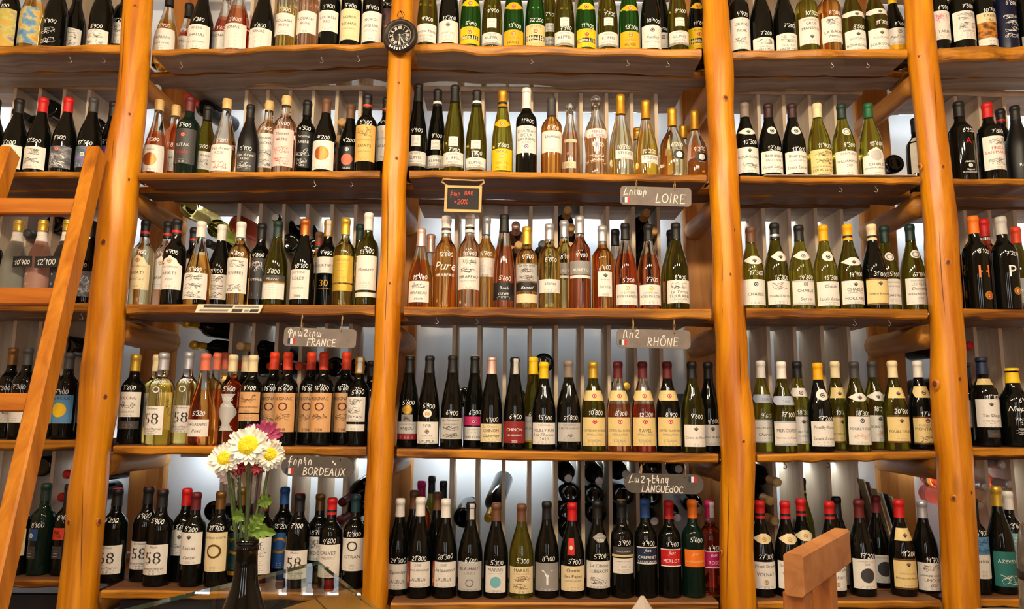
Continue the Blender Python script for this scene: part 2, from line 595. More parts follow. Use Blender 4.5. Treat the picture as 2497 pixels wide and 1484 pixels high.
# ------------------------------------------------------------------ shelves
# (bay, row): front-top pixel y at left and right end, thickness in m
BAYS = ['far-left bay', 'left bay', 'middle bay', 'right bay', 'far-right bay']
ROWS = ['top', 'second', 'third', 'fourth', 'bottom']
BAYPX = {0: [(-260, 296), (-260, 258), (-260, 222), (-260, 188), (-260, 152)],
         1: [(370, 943), (334, 930), (306, 917), (270, 895), (244, 883)],
         2: [(1006, 1713), (994, 1726), (981, 1738), (964, 1756), (949, 1757)],
         3: [(1786, 2213), (1801, 2246), (1816, 2267), (1842, 2284), (1842, 2300)],
         4: [(2284, 2760), (2319, 2760), (2343, 2760), (2366, 2760), (2388, 2760)]}
SHELFPX = {0: [(113, 108), (418, 418), (738, 738), (1072, 1073), (1414, 1412)],
           1: [(124, 103), (421, 415), (741, 743), (1086, 1090), (1438, 1446)],
           2: [(104, 121), (414, 426), (747, 753), (1094, 1107), (1469, 1468)],
           3: [(122, 121), (428, 431), (751, 753), (1108, 1099), (1466, 1464)],
           4: [(114, 106), (435, 437), (752, 757), (1091, 1092), (1460, 1458)]}
THICK = [0.030, 0.024, 0.032, 0.028, 0.026]
SH = {}
REAR = {}


def plank(mb, x0, x1, y0, y1, ztop, th, edge, face, seed, fa=0.008, ba=0.008, n=36):
    """live-edge board; ztop(x) gives the top height"""
    ff, bf = smoothnoise(seed, 9, fa), smoothnoise(seed + 5, 8, ba)
    uf = smoothnoise(seed + 9, 14, 0.004)
    vs = []
    for i in range(n + 1):
        t = i / n
        x = x0 + (x1 - x0) * t
        z = ztop(x)
        yf, yb = y0 + ff(t), y1 + bf(t)
        t2 = th + uf(t)
        vs += [(x, yf + 0.004, z), (x, yf, z - 0.006), (x, yf + 0.003, z - t2 + 0.005), (x, yf + 0.009, z - t2),
               (x, yb - 0.006, z - t2), (x, yb, z - t2 + 0.008), (x, yb, z)]
    m = 7
    ef, tf = [], []
    for i in range(n):
        for k in range(m):
            k2 = (k + 1) % m
            q = (i * m + k, (i + 1) * m + k, (i + 1) * m + k2, i * m + k2)
            (ef if k in (0, 1, 2, 4, 5) else tf).append(tuple(reversed(q)))
    ef.append(tuple(range(m)))
    ef.append(tuple(reversed(range(n * m, n * m + m))))
    mb.add(vs, ef, edge)
    mb.add(vs, tf, face)


for bay in range(5):
    for row in range(5):
        pl, pr = BAYPX[bay][row]
        yl, yr = SHELFPX[bay][row]
        a, c = at_y(pl, yl, D), at_y(pr, yr, D)
        x0, x1 = a.x + 0.005, c.x - 0.005
        z0, z1 = a.z, c.z
        if bay == 0:
            x0 = max(x0, XL + 0.01)
        if bay == 4:
            x1 = min(x1, XR - 0.01)
        zf = (lambda X, x0=a.x, x1=c.x, z0=z0, z1=z1: z0 + (z1 - z0) * (X - x0) / (x1 - x0))
        SH[(bay, row)] = (x0, x1, zf)
        th = THICK[row] if not (bay == 4 and row == 0) else 0.05
        if bay == 1 and row == 0:
            th = 0.018
        root = empty('shelf', ((x0 + x1) / 2, D, 0))
        mb = MB()
        face = RAW if row == 0 else RAWD
        cx = (x0 + x1) / 2
        zl = lambda X, zf=zf, cx=cx: zf(X + cx)
        plank(mb, x0 - cx, x1 - cx, 0, 0.148, zl, th, EDGE, face, bay * 31 + row * 7, 0.012 if row == 0 else 0.006, 0.004)
        mb.build('plank', root)
        # rear board runs on behind the posts and rests on the bearers
        ra = POSTX.get(bay, XL + 0.05) + 0.006 if bay > 0 else x0
        rb = POSTX.get(bay + 1, XR) - 0.006 if bay < 4 else x1
        if row == 0 and bay in (1, 2):
            ba = 0.03
        else:
            ba = 0.006
        mb = MB()
        plank(mb, ra - cx, rb - cx, 0.153, 0.275, zl, th * 0.9, EDGE, face, bay * 17 + row * 5 + 3, 0.003, ba)
        mb.build('plank', root)
        tag(root, '%s wooden shelf of the %s with a rough live front edge' % (ROWS[row], BAYS[bay]), 'shelf', 'live-edge plank shelves')

SIDE = wood('side_board', (200, 134, 62), (154, 94, 36), 'z', 0.5, 0.5, (70, 36, 14), 0.25)
for n in (1, 2, 3, 4):
    px = POSTX[n]
    for row in range(5):
        z = min(SH[(n - 1, row)][2](px), SH[(n, row)][2](px)) - max(THICK[row], 0.05 if (row == 0 and n == 4) else 0) - 0.004
        rr = 0.036 + 0.004 * ((n * 3 + row) % 3)
        mb = MB()
        k = 10
        fn = smoothnoise(n * 7 + row, 6, 0.003)
        mb.tube([(px + fn(i / k), D + 0.085 + (2.935 - D - 0.085) * i / k, z - rr) for i in range(k + 1)], [rr + fn(1 - i / k) * 0.7 for i in range(k + 1)], BEAR, 16)
        tag(mb.build('log_bearer'), 'round log bearer under the %s shelf behind the %s log post' % (ROWS[row], ['first', 'second', 'third', 'fourth'][n - 1]), 'bearer', 'round bearers running back under the shelves')
    mb = MB()
    ro_ = {1: -0.06, 2: -0.03, 3: 0.03, 4: 0.06}[n]
    mb.beam((px + ro_, 2.972, 0), (px + ro_, 2.972, ZC), 0.14, 0.035, SIDE, Vector((1, 0, 0)), 0.006)
    tag(mb.build('rear_post'), 'flat brown timber upright standing behind the %s log post' % ['first', 'second', 'third', 'fourth'][n - 1], 'post', 'flat rear uprights')

for bay in range(5):  # dark panels added in place of the shade under the bottom shelves
    xa = POSTX[bay] + 0.075 if bay > 0 else XL + 0.01
    xb = POSTX[bay + 1] - 0.075 if bay < 4 else XR - 0.01
    mb = MB()
    zt_ = min(SH[(bay, 4)][2](xa), SH[(bay, 4)][2](xb)) - 0.055
    mb.box((xa, 2.56, 0), (xb, 2.585, zt_), plain('dark_shade_panel', (44, 42, 42), 0.7, 0, 0.2, 0.1, 12))
    tag(mb.build('shade_panel'), 'added dark panel standing in for shade below the bottom shelf of the %s' % BAYS[bay], 'panel', 'added panels standing in for shade under the bottom shelves')

# ------------------------------------------------------------------ racks behind: dividers, boards, light strips
DIVPX = {0: [-45, 20, 83, 147], 1: [555, 610, 668, 728, 790, 850], 2: [1105, 1167, 1230, 1293, 1357, 1421, 1487, 1552, 1615],
         3: [1880, 1945, 2012, 2078], 4: [2390, 2452, 2515]}
REARZ = [CAMZ + 1.75, CAMZ + 1.250, CAMZ + 0.79, CAMZ + 0.338, CAMZ - 0.150]      # underside of the board above each row
REART = 0.02
LED = {}
for r_ in range(1, 6):
    LED[r_] = plain('led_strip_row_%d' % r_, (230, 235, 240), 0.5, emit=LED_COL, strength=LED_STRENGTH[r_])
ORDW = ['first', 'second', 'third', 'fourth', 'fifth', 'sixth', 'seventh', 'eighth', 'ninth', 'tenth', 'eleventh', 'twelfth', 'thirteenth', 'fourteenth', 'fifteenth', 'sixteenth', 'seventeenth', 'eighteenth', 'nineteenth', 'twentieth']
for bay in range(5):
    xa = POSTX[bay] + 0.062 if bay > 0 else XL + 0.01
    xb = POSTX[bay + 1] - 0.082 if bay < 4 else XR - 0.01
    root = empty('bottle_rack', ((xa + xb) / 2, RACK_Y0, 0))
    cx = (xa + xb) / 2
    for row in range(6):
        if row < 5:
            zu = REARZ[row]
        else:
            zu = min(SH[(bay, 4)][2](xa), SH[(bay, 4)][2](xb)) - 0.005
        mb = MB()
        zc = zu
        plank(mb, xa - cx, xb - cx, 0.0, RACK_Y1 - RACK_Y0, lambda X, zc=zc: zc + REART, REART, SLAT if row < 2 else RAWD, RAW, bay * 3 + row, 0.003, 0.002, 12)
        mb.build('rack_board', root)
        if row < 5:
            zb = REARZ[row + 1] + REART if row < 4 else min(SH[(bay, 4)][2](xa), SH[(bay, 4)][2](xb)) - 0.005 + REART
            for px in DIVPX[bay]:
                X = at_y(px, 900, RACK_Y0).x
                mb = MB()
                mb.beam((X - cx, (RACK_Y1 - RACK_Y0) / 2 + 0.012, zb), (X - cx, (RACK_Y1 - RACK_Y0) / 2 + 0.012, zu), 0.013, RACK_Y1 - RACK_Y0, SLAT, Vector((1, 0, 0)))
                mb.build('divider', root)
    tag(root, 'pale vertical-divider bottle rack at the back of the %s' % BAYS[bay], 'rack', 'divider racks behind the shelves')
    for row in range(1, 6):
        zu = REARZ[row - 1] + REART + 0.0025 if row < 5 else REARZ[row - 1] - 0.027
        hw = (xb - xa) / 2 - 0.02
        mb = MB()
        mb.box((-hw, -0.030, 0), (hw, -0.027, 0.022 if row == 5 else 0.005), STEEL)
        if row == 5:
            mb.box((-hw, -0.030, 0.022), (hw, -0.004, 0.025), STEEL)
        lr = mb.build('light_strip', root, (0, RACK_Y1 - RACK_Y0, zu))
        mb = MB()
        if row < 5:
            mb.box((-hw, 0.003, -0.011), (hw, 0.017, 0.0), LED[row])
            mb.box((-hw, -0.026, 0.001), (hw, 0.017, 0.004), STEEL)
        else:
            mb.box((-hw, -0.026, 0.0), (hw, -0.008, 0.021), LED[row])
        mb.build('diffuser', lr)

# ------------------------------------------------------------------ glyphs
GLYPH = {}


def make_glyphs(chars):
    objs = []
    for ch in chars:
        cu = bpy.data.curves.new('glyph', 'FONT')
        cu.body = ch
        cu.size = 1.0
        cu.resolution_u = 2
        o = bpy.data.objects.new('glyph', cu)
        COL.objects.link(o)
        objs.append((ch, o, cu))
    bpy.context.view_layer.update()
    dg = bpy.context.evaluated_depsgraph_get()
    for ch, o, cu in objs:
        me = o.evaluated_get(dg).to_mesh()
        vs = [(v.co.x, v.co.y) for v in me.vertices]
        fs = [tuple(p.vertices) for p in me.polygons]
        o.evaluated_get(dg).to_mesh_clear()
        if vs:
            mn, mx = min(v[0] for v in vs), max(v[0] for v in vs)
            vs = [(x - mn, y) for x, y in vs]
            GLYPH[ch] = (vs, fs, mx - mn)
        bpy.data.objects.remove(o)
        bpy.data.curves.remove(cu)


make_glyphs("ABCDEFGHIJKLMNOPQRSTUVWXYZabcdefghijklmnopqrstuvwxyz0123456789'.,-+%&ÔÉÂéôâ*")


def text_shape(s, spacing=0.1, shear=0.0):
    """flat text -> verts, faces, width (cap height about 0.7)"""
    x, vs, fs = 0.0, [], []
    for ch in s:
        if ch == ' ' or ch not in GLYPH:
            x += 0.32
            continue
        gv, gf, w = GLYPH[ch]
        o = len(vs)
        vs += [(x + a + shear * c, c) for a, c in gv]
        fs += [tuple(i + o for i in f) for f in gf]
        x += w + spacing
    return vs, fs, max(0.01, x - spacing)


# hand-drawn stroke glyphs, box 0..1 high
def ell(cx, cy, rx, ry, a0=0, a1=360, n=12):
    return [(cx + rx * math.cos(math.radians(a0 + (a1 - a0) * i / n)), cy + ry * math.sin(math.radians(a0 + (a1 - a0) * i / n))) for i in range(n + 1)]


STROKE = {
    '0': (0.55, [ell(.28, .45, .24, .45, 80, 450)]), '1': (0.35, [[(.02, .68), (.26, .98), (.2, .0)]]),
    '2': (0.55, [ell(.26, .72, .22, .25, 160, -40) + [(.05, .05), (.55, .06)]]),
    '3': (0.52, [ell(.24, .73, .2, .24, 150, -80) + ell(.24, .25, .25, .26, 85, -150)]),
    '4': (0.55, [[(.12, .98), (.04, .46), (.5, .5)], [(.42, .85), (.36, 0)]]),
    '5': (0.52, [[(.5, .97), (.16, .95), (.1, .58)] + ell(.24, .3, .24, .28, 110, -140)]),
    '6': (0.52, [[(.4, .98), (.14, .6)] + ell(.26, .26, .2, .25, 150, 500)]),
    '7': (0.5, [[(.02, .93), (.48, .95), (.18, 0)], [(.1, .5), (.42, .52)]]),
    '8': (0.52, [ell(.27, .74, .17, .22, 270, -90), ell(.26, .26, .22, .27, 90, 450)]),
    '9': (0.5, [ell(.24, .7, .2, .26, 0, 360) + [(.42, .45), (.26, 0)]]),
    "'": (0.18, [[(.14, 1.12), (.04, .86)]]), '.': (0.2, [[(.08, .0), (.1, .06)]]), ' ': (0.35, []),
    '+': (0.6, [[(.1, .4), (.5, .42)], [(.3, .62), (.3, .2)]]), '%': (0.7, [[(.6, 1), (.1, 0)], ell(.16, .78, .12, .15), ell(.54, .2, .12, .15)]),
    'A': (0.66, [[(0, 0), (.3, 1), (.58, 0)], [(.1, .36), (.52, .36)]]), 'B': (0.6, [[(.08, 0), (.1, 1)] + ell(.12, .76, .34, .23, 88, -88) + ell(.12, .27, .42, .26, 88, -88)]),
    'C': (0.64, [ell(.38, .5, .34, .5, 50, 310)]), 'D': (0.66, [[(.08, 0), (.1, 1)] + ell(.1, .5, .5, .5, 90, -90)]),
    'd': (0.6, [ell(.26, .3, .24, .3, 0, 360), [(.5, 1), (.5, 0)]]),
    'E': (0.56, [[(.54, .98), (.08, 1), (.08, 0), (.54, .02)], [(.08, .52), (.44, .54)]]), 'F': (0.54, [[(.56, .98), (.08, 1), (.08, 0)], [(.08, .52), (.44, .54)]]),
    'G': (0.68, [ell(.38, .5, .34, .5, 50, 330) + [(.66, .45), (.4, .45)]]), 'H': (0.66, [[(.08, 1), (.06, 0)], [(.56, 1), (.56, 0)], [(.06, .5), (.56, .54)]]),
    'I': (0.3, [[(.14, 1), (.12, 0)]]), 'L': (0.56, [[(.14, 1), (.06, 0), (.54, .04)]]), 'N': (0.68, [[(.06, 0), (.1, 1), (.54, 0), (.58, 1)]]),
    'O': (0.72, [ell(.35, .5, .32, .48, 90, 450)]), 'Ô': (0.72, [ell(.35, .5, .32, .48, 90, 450), [(.18, 1.12), (.36, 1.28), (.54, 1.12)]]),
    'R': (0.62, [[(.08, 0), (.1, 1)] + ell(.12, .75, .36, .24, 88, -88) + [(.54, 0)]]), 'U': (0.66, [[(.08, 1)] + ell(.32, .3, .24, .3, 180, 360) + [(.58, 1)]]),
    'X': (0.62, [[(.04, 1), (.56, 0)], [(.56, 1), (.02, 0)]]), 'Y': (0.6, [[(.04, 1), (.3, .5), (.54, 1)], [(.3, .5), (.28, 0)]]),
    'V': (0.6, [[(.04, 1), (.3, 0), (.56, 1)]]),
    # armenian letters used on the signs (own keys)
    'a1': (0.5, [[(.3, 1.0), (.12, .9), (.16, -.35)], [(.16, .62), (.44, .66)], [(.0, .3), (.36, .3)]]),           # ben
    'a2': (0.66, [[(.06, .62), (.08, .1), (.2, 0), (.3, .12), (.32, .6)], [(.32, .2), (.42, 0), (.54, .1), (.56, .62), (.58, 0)]]),  # ayb
    'a3': (0.5, [[(.06, -.3), (.08, .5), (.2, .64), (.36, .5), (.36, .1)]]),                                        # re
    'a4': (0.52, [[(.06, .0), (.08, .5), (.2, .64), (.36, .5), (.38, .0)]]),                                        # vo
    'a5': (0.34, [[(.1, .62), (.1, .08), (.22, 0)]]),                                                              # yiwn
    'a6': (0.62, [[(.3, 1.0), (.1, .4), (.04, 0), (.3, .06), (.56, .1)], [(.08, .1), (.0, -.05)]]),                # lyun
    'a7': (0.7, [ell(.3, .72, .2, .22, 160, -60) + [(.1, .02)] + [(.56, .06)]]),                                    # he/nu
    'a8': (0.6, [[(.06, .5), (.2, .64), (.34, .5), (.34, -.3)], [(.34, .3), (.56, .3)]]),                           # gim
    'a9': (0.5, [[(.1, 1.0), (.1, .06), (.3, 0), (.44, .08)], [(.1, .55), (.4, .58)]]),                             # ech
    'b1': (0.64, [ell(.3, .6, .3, .28, 0, 360), [(.3, 1.1), (.3, -.3)]]),                                            # fe
    'b2': (0.6, [[(.04, 0), (.04, .8), (.2, 1), (.36, .8), (.36, .3), (.5, .1)]]),                                   # rra cap
    'b3': (0.46, [[(.06, .62), (.06, .1), (.18, 0), (.32, .1)], [(.32, .62), (.32, -.3)]]),                          # ken
    'b4': (0.5, [[(.1, 1.0), (.08, .3), (.2, .3)], [(.1, .62), (.3, .64), (.34, 0)]]),
}


def smooth_line(pts, it=2):
    for _ in range(it):
        out = [pts[0]]
        for i in range(len(pts) - 1):
            (ax, ay), (bx, by) = pts[i], pts[i + 1]
            out += [(ax * .75 + bx * .25, ay * .75 + by * .25), (ax * .25 + bx * .75, ay * .25 + by * .75)]
        pts = out + [pts[-1]]
    return pts


for g_ in list(STROKE):
    if len(g_) == 2:
        STROKE[g_] = (STROKE[g_][0], [smooth_line(l_) if len(l_) > 2 else l_ for l_ in STROKE[g_][1]])


def stroke_ribbons(seq, h, lw, slant=0.08, jitter=0.03, rng=None, spacing=0.12):
    """list of quads (4 uv points) for a stroke text, and the total width; origin at left, baseline 0"""
    rng = rng or RND
    quads, x = [], 0.0
    for ch in seq:
        if ch not in STROKE:
            x += 0.3 * h
            continue
        w, lines = STROKE[ch]
        dy = rng.uniform(-jitter, jitter) * h
        sc = 1 + rng.uniform(-jitter, jitter)
        for ln in lines:
            pts = [((x + (p[0] + slant * p[1]) * h * sc), (p[1] * h * sc + dy)) for p in ln]
            for i in range(len(pts) - 1):
                ax, ay = pts[i]
                bx, by = pts[i + 1]
                dx, dyy = bx - ax, by - ay
                L = math.hypot(dx, dyy)
                if L < 1e-7:
                    continue
                ux, uy = dx / L, dyy / L
                nx, ny = -uy * lw / 2, ux * lw / 2
                ex, ey = ux * lw * 0.4, uy * lw * 0.4
                quads.append([(ax - ex - nx, ay - ey - ny), (bx + ex - nx, by + ey - ny), (bx + ex + nx, by + ey + ny), (ax - ex + nx, ay - ey + ny)])
        x += (w + spacing) * h
    return quads, max(0.001, x - spacing * h)


# ------------------------------------------------------------------ bottle shapes: (height, radius) profile points
SHAPES = {
    'bd': (0.0375, [(0, .90), (.008, .98), (.02, 1), (.58, 1), (.625, .975), (.66, .90), (.69, .76), (.715, .60), (.74, .48), (.775, .42), (.84, .40), (.94, .385), (.945, .43), (.975, .43), (.98, .38), (1, .37)]),
    'bu': (0.0405, [(0, .91), (.008, .98), (.02, 1), (.40, 1), (.46, .985), (.52, .93), (.58, .83), (.64, .70), (.70, .56), (.76, .44), (.81, .385), (.86, .365), (.94, .355), (.945, .40), (.975, .40), (.98, .35), (1, .345)]),
    'al': (0.0375, [(0, .92), (.008, .98), (.02, 1), (.34, 1), (.42, .975), (.50, .91), (.58, .81), (.66, .68), (.74, .55), (.82, .45), (.88, .40), (.95, .385), (.955, .43), (.98, .43), (.985, .38), (1, .375)]),
    'ca': (0.0440, [(0, .93), (.01, .99), (.03, 1), (.28, .99), (.36, .96), (.44, .88), (.52, .76), (.60, .62), (.68, .49), (.75, .40), (.82, .35), (.94, .33), (.945, .37), (.975, .37), (.98, .33), (1, .32)]),
    'pr': (0.0410, [(0, .90), (.01, .96), (.04, .97), (.14, .93), (.26, .90), (.38, .94), (.48, 1.0), (.54, .98), (.60, .88), (.66, .70), (.71, .52), (.76, .42), (.82, .39), (.95, .375), (.955, .41), (.98, .41), (1, .37)]),
    'mi': (0.0490, [(0, .86), (.012, .96), (.04, 1), (.22, 1), (.36, .99), (.46, .93), (.54, .80), (.61, .60), (.66, .44), (.72, .34), (.80, .31), (.95, .30), (.955, .33), (.98, .33), (1, .30)]),
    'po': (0.0400, [(0, .90), (.008, .98), (.02, 1), (.56, 1), (.61, .96), (.65, .86), (.69, .70), (.73, .55), (.77, .47), (.82, .45), (.88, .41), (.945, .38), (.95, .45), (.985, .45), (1, .43)]),
}


class Prof:
    def __init__(self, shape, h, rs=1.0):
        R, pts = SHAPES[shape]
        self.R = R * rs
        self.H = h
        self.pts = [(t * h, r * self.R) for t, r in pts]

    def r(self, z):
        p = self.pts
        if z <= p[0][0]:
            return p[0][1]
        for i in range(len(p) - 1):
            if p[i][0] <= z <= p[i + 1][0]:
                u = (z - p[i][0]) / max(1e-9, p[i + 1][0] - p[i][0])
                return p[i][1] * (1 - u) + p[i + 1][1] * u
        return p[-1][1]


def wfun(shape, t):
    if shape == 'rect':
        return 1.0
    if shape == 'oval':
        return math.sqrt(max(0.0, 1 - t * t))
    if shape == 'arch':
        return 1.0 if t < 0.45 else 0.62 * math.sqrt(max(0.0, 1 - ((t - 0.45) / 0.55) ** 2)) + 0.02
    if shape == 'dia':
        return 1.0 - 0.75 * abs(t)
    if shape == 'shield':
        return 1.0 if t > 0 else 1.0 + 0.35 * t
    if shape == 'body':
        return 0.62 + 0.3 * math.cos(t * 5.0)
    return 1.0


def patch(mb, P, z0, z1, half, yaw, shape, mat, eps=0.0006):
    nr = 2 if shape == 'rect' and max(abs(P.r(z0) - P.r(z1)), abs(P.r(z0) - P.r((z0 + z1) / 2))) < 0.00015 else 11
    nc = 10
    vs, fs = [], []
    for i in range(nr):
        t = i / (nr - 1)
        z = z0 + (z1 - z0) * t
        a = half * max(0.03, wfun(shape, 2 * t - 1))
        r = P.r(z) + eps
        for k in range(nc + 1):
            th = yaw - a + 2 * a * k / nc
            vs.append((r * math.sin(th), -r * math.cos(th), z))
    for i in range(nr - 1):
        for k in range(nc):
            q = i * (nc + 1) + k
            fs.append((q, q + 1, q + nc + 2, q + nc + 1))
    mb.add(vs, fs, mat, True)


def wrap(P, u, z, yaw, eps):
    r = P.r(z)
    th = yaw + u / max(r, 0.01)
    r += eps
    return (r * math.sin(th), -r * math.cos(th), z)


def print_text(mb, P, s, zc, h, maxw, mat, yaw, shear=0.0, eps=0.0009, u0=0.0):
    vs, fs, w = text_shape(s, 0.1, shear)
    k = h / 0.72
    if w * k > maxw:
        k = maxw / w
    hh = 0.72 * k
    mb.add([wrap(P, u0 + (x - w / 2) * k, zc - hh / 2 + y * k, yaw, eps) for x, y in vs], fs, mat)


def print_quads(mb, P, quads, mat, yaw, eps):
    vs, fs = [], []
    for q in quads:
        o = len(vs)
        vs += [wrap(P, u, z, yaw, eps + (o // 4 % 9) * 0.00002) for u, z in q]
        fs.append((o, o + 1, o + 2, o + 3))
    mb.add(vs, fs, mat)


def scribble(zc, h, w, rng, n=7, lw=0.0009):
    quads = []
    for i in range(n):
        x, z = rng.uniform(-w / 2, w / 2) * 0.8, zc + rng.uniform(-h / 2, h / 2) * 0.7
        a = rng.uniform(0, 6.28)
        for k in range(7):
            a += rng.uniform(-0.9, 0.9)
            nx, nz = x + math.cos(a) * w * 0.09, z + math.sin(a) * h * 0.14
            if abs(nx) > w / 2 or abs(nz - zc) > h / 2:
                a += 2.2
                continue
            dx, dz = nx - x, nz - z
            L = math.hypot(dx, dz)
            px, pz = -dz / L * lw / 2, dx / L * lw / 2
            quads.append([(x - px, z - pz), (nx - px, nz - pz), (nx + px, nz + pz), (x + px, z + pz)])
            x, z = nx, nz
    return quads


def disc_quads(zc, rx, rz, n=14, inner=0.0):
    qs = []
    m = max(1, int(rx * (1 - inner) / 0.0045) + 1)
    for j in range(m):
        r0, r1 = inner + (1 - inner) * j / m, inner + (1 - inner) * (j + 1) / m
        for i in range(n):
            a0, a1 = 2 * math.pi * i / n, 2 * math.pi * (i + 1) / n
            qs.append([(r0 * rx * math.cos(a0), zc + r0 * rz * math.sin(a0)), (r1 * rx * math.cos(a0), zc + r1 * rz * math.sin(a0)),
                       (r1 * rx * math.cos(a1), zc + r1 * rz * math.sin(a1)), (r0 * rx * math.cos(a1), zc + r0 * rz * math.sin(a1))])
    return qs


def layout(mb, P, spec, z0, z1, half, yaw, dink, rng):
    """print the lines of a label. spec lines separated by |, see codes"""
    lines = spec.split('|')
    hs = []
    for s in lines:
        c = s[:1]
        hs.append({'^': 1.5, '_': 0.6, '%': 2.2, '*': 1.4, '@': 4.0, '-': 0.8, '=': 0.9, ' ': 0.8, '&': 2.6, '$': 6.0}.get(c, 1.0))
    tot = sum(hs) * 1.32 + 0.3
    unit = (z1 - z0) / tot
    z = z1 - unit * 0.28
    maxw = 2 * min(half, 1.25) * P.r((z0 + z1) / 2) * 0.86
    for s, hh in zip(lines, hs):
        cell = hh * 1.32 * unit
        zc = z - cell / 2
        z -= cell
        h = min(hh * unit, 0.0105 if hh < 2 else 1)
        mt = dink
        c, body = s[:1], s[1:]
        if c and c in '^_~':
            pass
        elif c and c in '%*@-=&$ ':
            pass
        else:
            c, body = '', s
        if '#' in body:
            body, kk = body.split('#')
            mt = ink(kk)
        if c == '%':
            print_quads(mb, P, scribble(zc, hh * unit, maxw * 0.75, rng, 12), mt, yaw, 0.0009)
        elif c == '*':
            rz = min(hh * unit * 0.5, 0.0075)
            if mt is DARKINK:
                rz = min(rz * 1.15, 0.0075)
                for ox_, oz_, fr_, m_ in ((-.6, .05, .42, GREYINK), (.6, .05, .42, GREYINK), (0, .45, .42, GREYINK), (0, -.25, .6, DARKINK), (0, -.2, .3, ink('c'))):
                    print_quads(mb, P, [[(u + ox_ * rz, w_) for u, w_ in qq] for qq in disc_quads(zc + oz_ * rz, rz * fr_, rz * fr_ * 1.15, 8)], m_, yaw, 0.0009 + 0.00006 * abs(oz_ * 10 // 1 + fr_))
                continue
            m2 = ink('w') if mt is not ink('w') else ink('d')
            print_quads(mb, P, disc_quads(zc, rz * .42, rz * .42, 12), mt, yaw, 0.0009)
            print_quads(mb, P, disc_quads(zc, rz * .62, rz * .62, 12, .42 / .62), m2, yaw, 0.0009)
            print_quads(mb, P, disc_quads(zc, rz, rz, 12, .62), mt, yaw, 0.0009)
        elif c == '&':
            rz = hh * unit * 0.48
            print_quads(mb, P, disc_quads(zc, min(rz * 1.1, maxw * .45), rz, 18, 0.72), mt, yaw, 0.0009)
        elif c == '@':
            rz = min(hh * unit * 0.5, maxw * 0.45)
            print_quads(mb, P, disc_quads(zc, rz, rz, 20), mt, yaw, 0.0009)
        elif c and c in '-=':
            n = 3
            for i in range(n):
                zz = zc + (i - 1) * hh * unit * 0.36
                ww = maxw * (0.44 if c == '=' else rng.uniform(0.22, 0.34))
                lw = min(0.0009, hh * unit * 0.16)
                print_quads(mb, P, [[(-ww, zz - lw / 2), (-ww * .3, zz - lw / 2), (-ww * .3, zz + lw / 2), (-ww, zz + lw / 2)],
                                    [(-ww * .3, zz - lw / 2), (ww * .3, zz - lw / 2), (ww * .3, zz + lw / 2), (-ww * .3, zz + lw / 2)],
                                    [(ww * .3, zz - lw / 2), (ww, zz - lw / 2), (ww, zz + lw / 2), (ww * .3, zz + lw / 2)]], ink('g') if mt is DARKINK else mt, yaw, 0.0009)
        elif c == '$':
            print_text(mb, P, body.lstrip('~'), zc, hh * unit * 0.9, maxw, mt, yaw, 0.35 if body[:1] == '~' else 0.0)
        elif c == ' ':
            pass
        elif body:
            print_text(mb, P, body, zc, h, maxw if c != '_' else maxw * 0.7, mt if c != '_' else (ink('g') if mt is DARKINK else mt), yaw, 0.35 if c == '~' else 0.0)


# ------------------------------------------------------------------ bottle builder
DEPTH = {'f': 0.055, 'm': 0.125, 'b': 0.195, 'f5': 0.085, 'm5': 0.15, 'b5': 0.205}
BOTTLES = []
CUR = [0, 0]


def shelf(bay, row):
    CUR[0], CUR[1] = bay, row


def bt(cx, top, shape, glass, cap, labels=(), price=None, ppy=None, d='f', **kw):
    BOTTLES.append(dict(bay=CUR[0], row=CUR[1], cx=cx, top=top, shape=shape, glass=glass, cap=cap, labels=labels, price=price, ppy=ppy, d=d, kw=kw))


def lathe_bottle(P, glass, fill):
    mb = MB()
    prof = [(0.0, P.H * 0.018), (P.pts[0][1] * 0.6, P.H * 0.004)] + [(r, z) for z, r in P.pts] + [(0.0, P.H)]
    gm = gmat(glass)
    if GLASS[glass][1] > 0.5 and glass not in ('ol', 'gn', 'gy', 'fr', 'fp'):
        cl = gmat('clear')
        mb.lathe(prof, gm, 28, True, lambda z: gm if z < fill * P.H else cl)
    else:
        mb.lathe(prof, gm, 28, True)
    return mb


def cap_mesh(P, cap, frac):
    """cap: colour code, optional +band colour, ^top colour"""
    top = band = None
    base = cap
    if '^' in base:
        base, top = base.split('^')
    if '+' in base:
        base, band = base.split('+')
    m0 = cmat(base)
    z0 = P.H * (1 - frac)
    zs = [0, .02, .16, .165, .30, .305, .55, .70, .705, .86, .87, 1.0]
    prof = []
    for t in zs:
        z = z0 + (P.H - z0) * t
        r = P.r(z) + 0.0009
        prof.append((r, z))
    prof.append((P.r(P.H) * 0.85, P.H + 0.0012))
    prof.append((0, P.H + 0.0014))
    prof.insert(0, (P.r(z0) * 0.9, z0))
    bm = cmat(band) if band else m0
    tm = cmat(top) if top else m0
    L = P.H - z0

    def fn(z):
        if z > P.H - 0.0002:
            return tm
        t = (z - z0) / L
        return bm if 0.16 < t < 0.30 or (band and 0.3 <= t < .305) else m0
    mb = MB()
    mb.lathe(prof, m0, 20, True, fn)
    return mb


FILL = {'bd': .80, 'bu': .66, 'al': .7, 'ca': .60, 'pr': .62, 'mi': .55, 'po': .8}


PY0 = {0: 110, 1: 415, 2: 740, 3: 1085, 4: 1432}


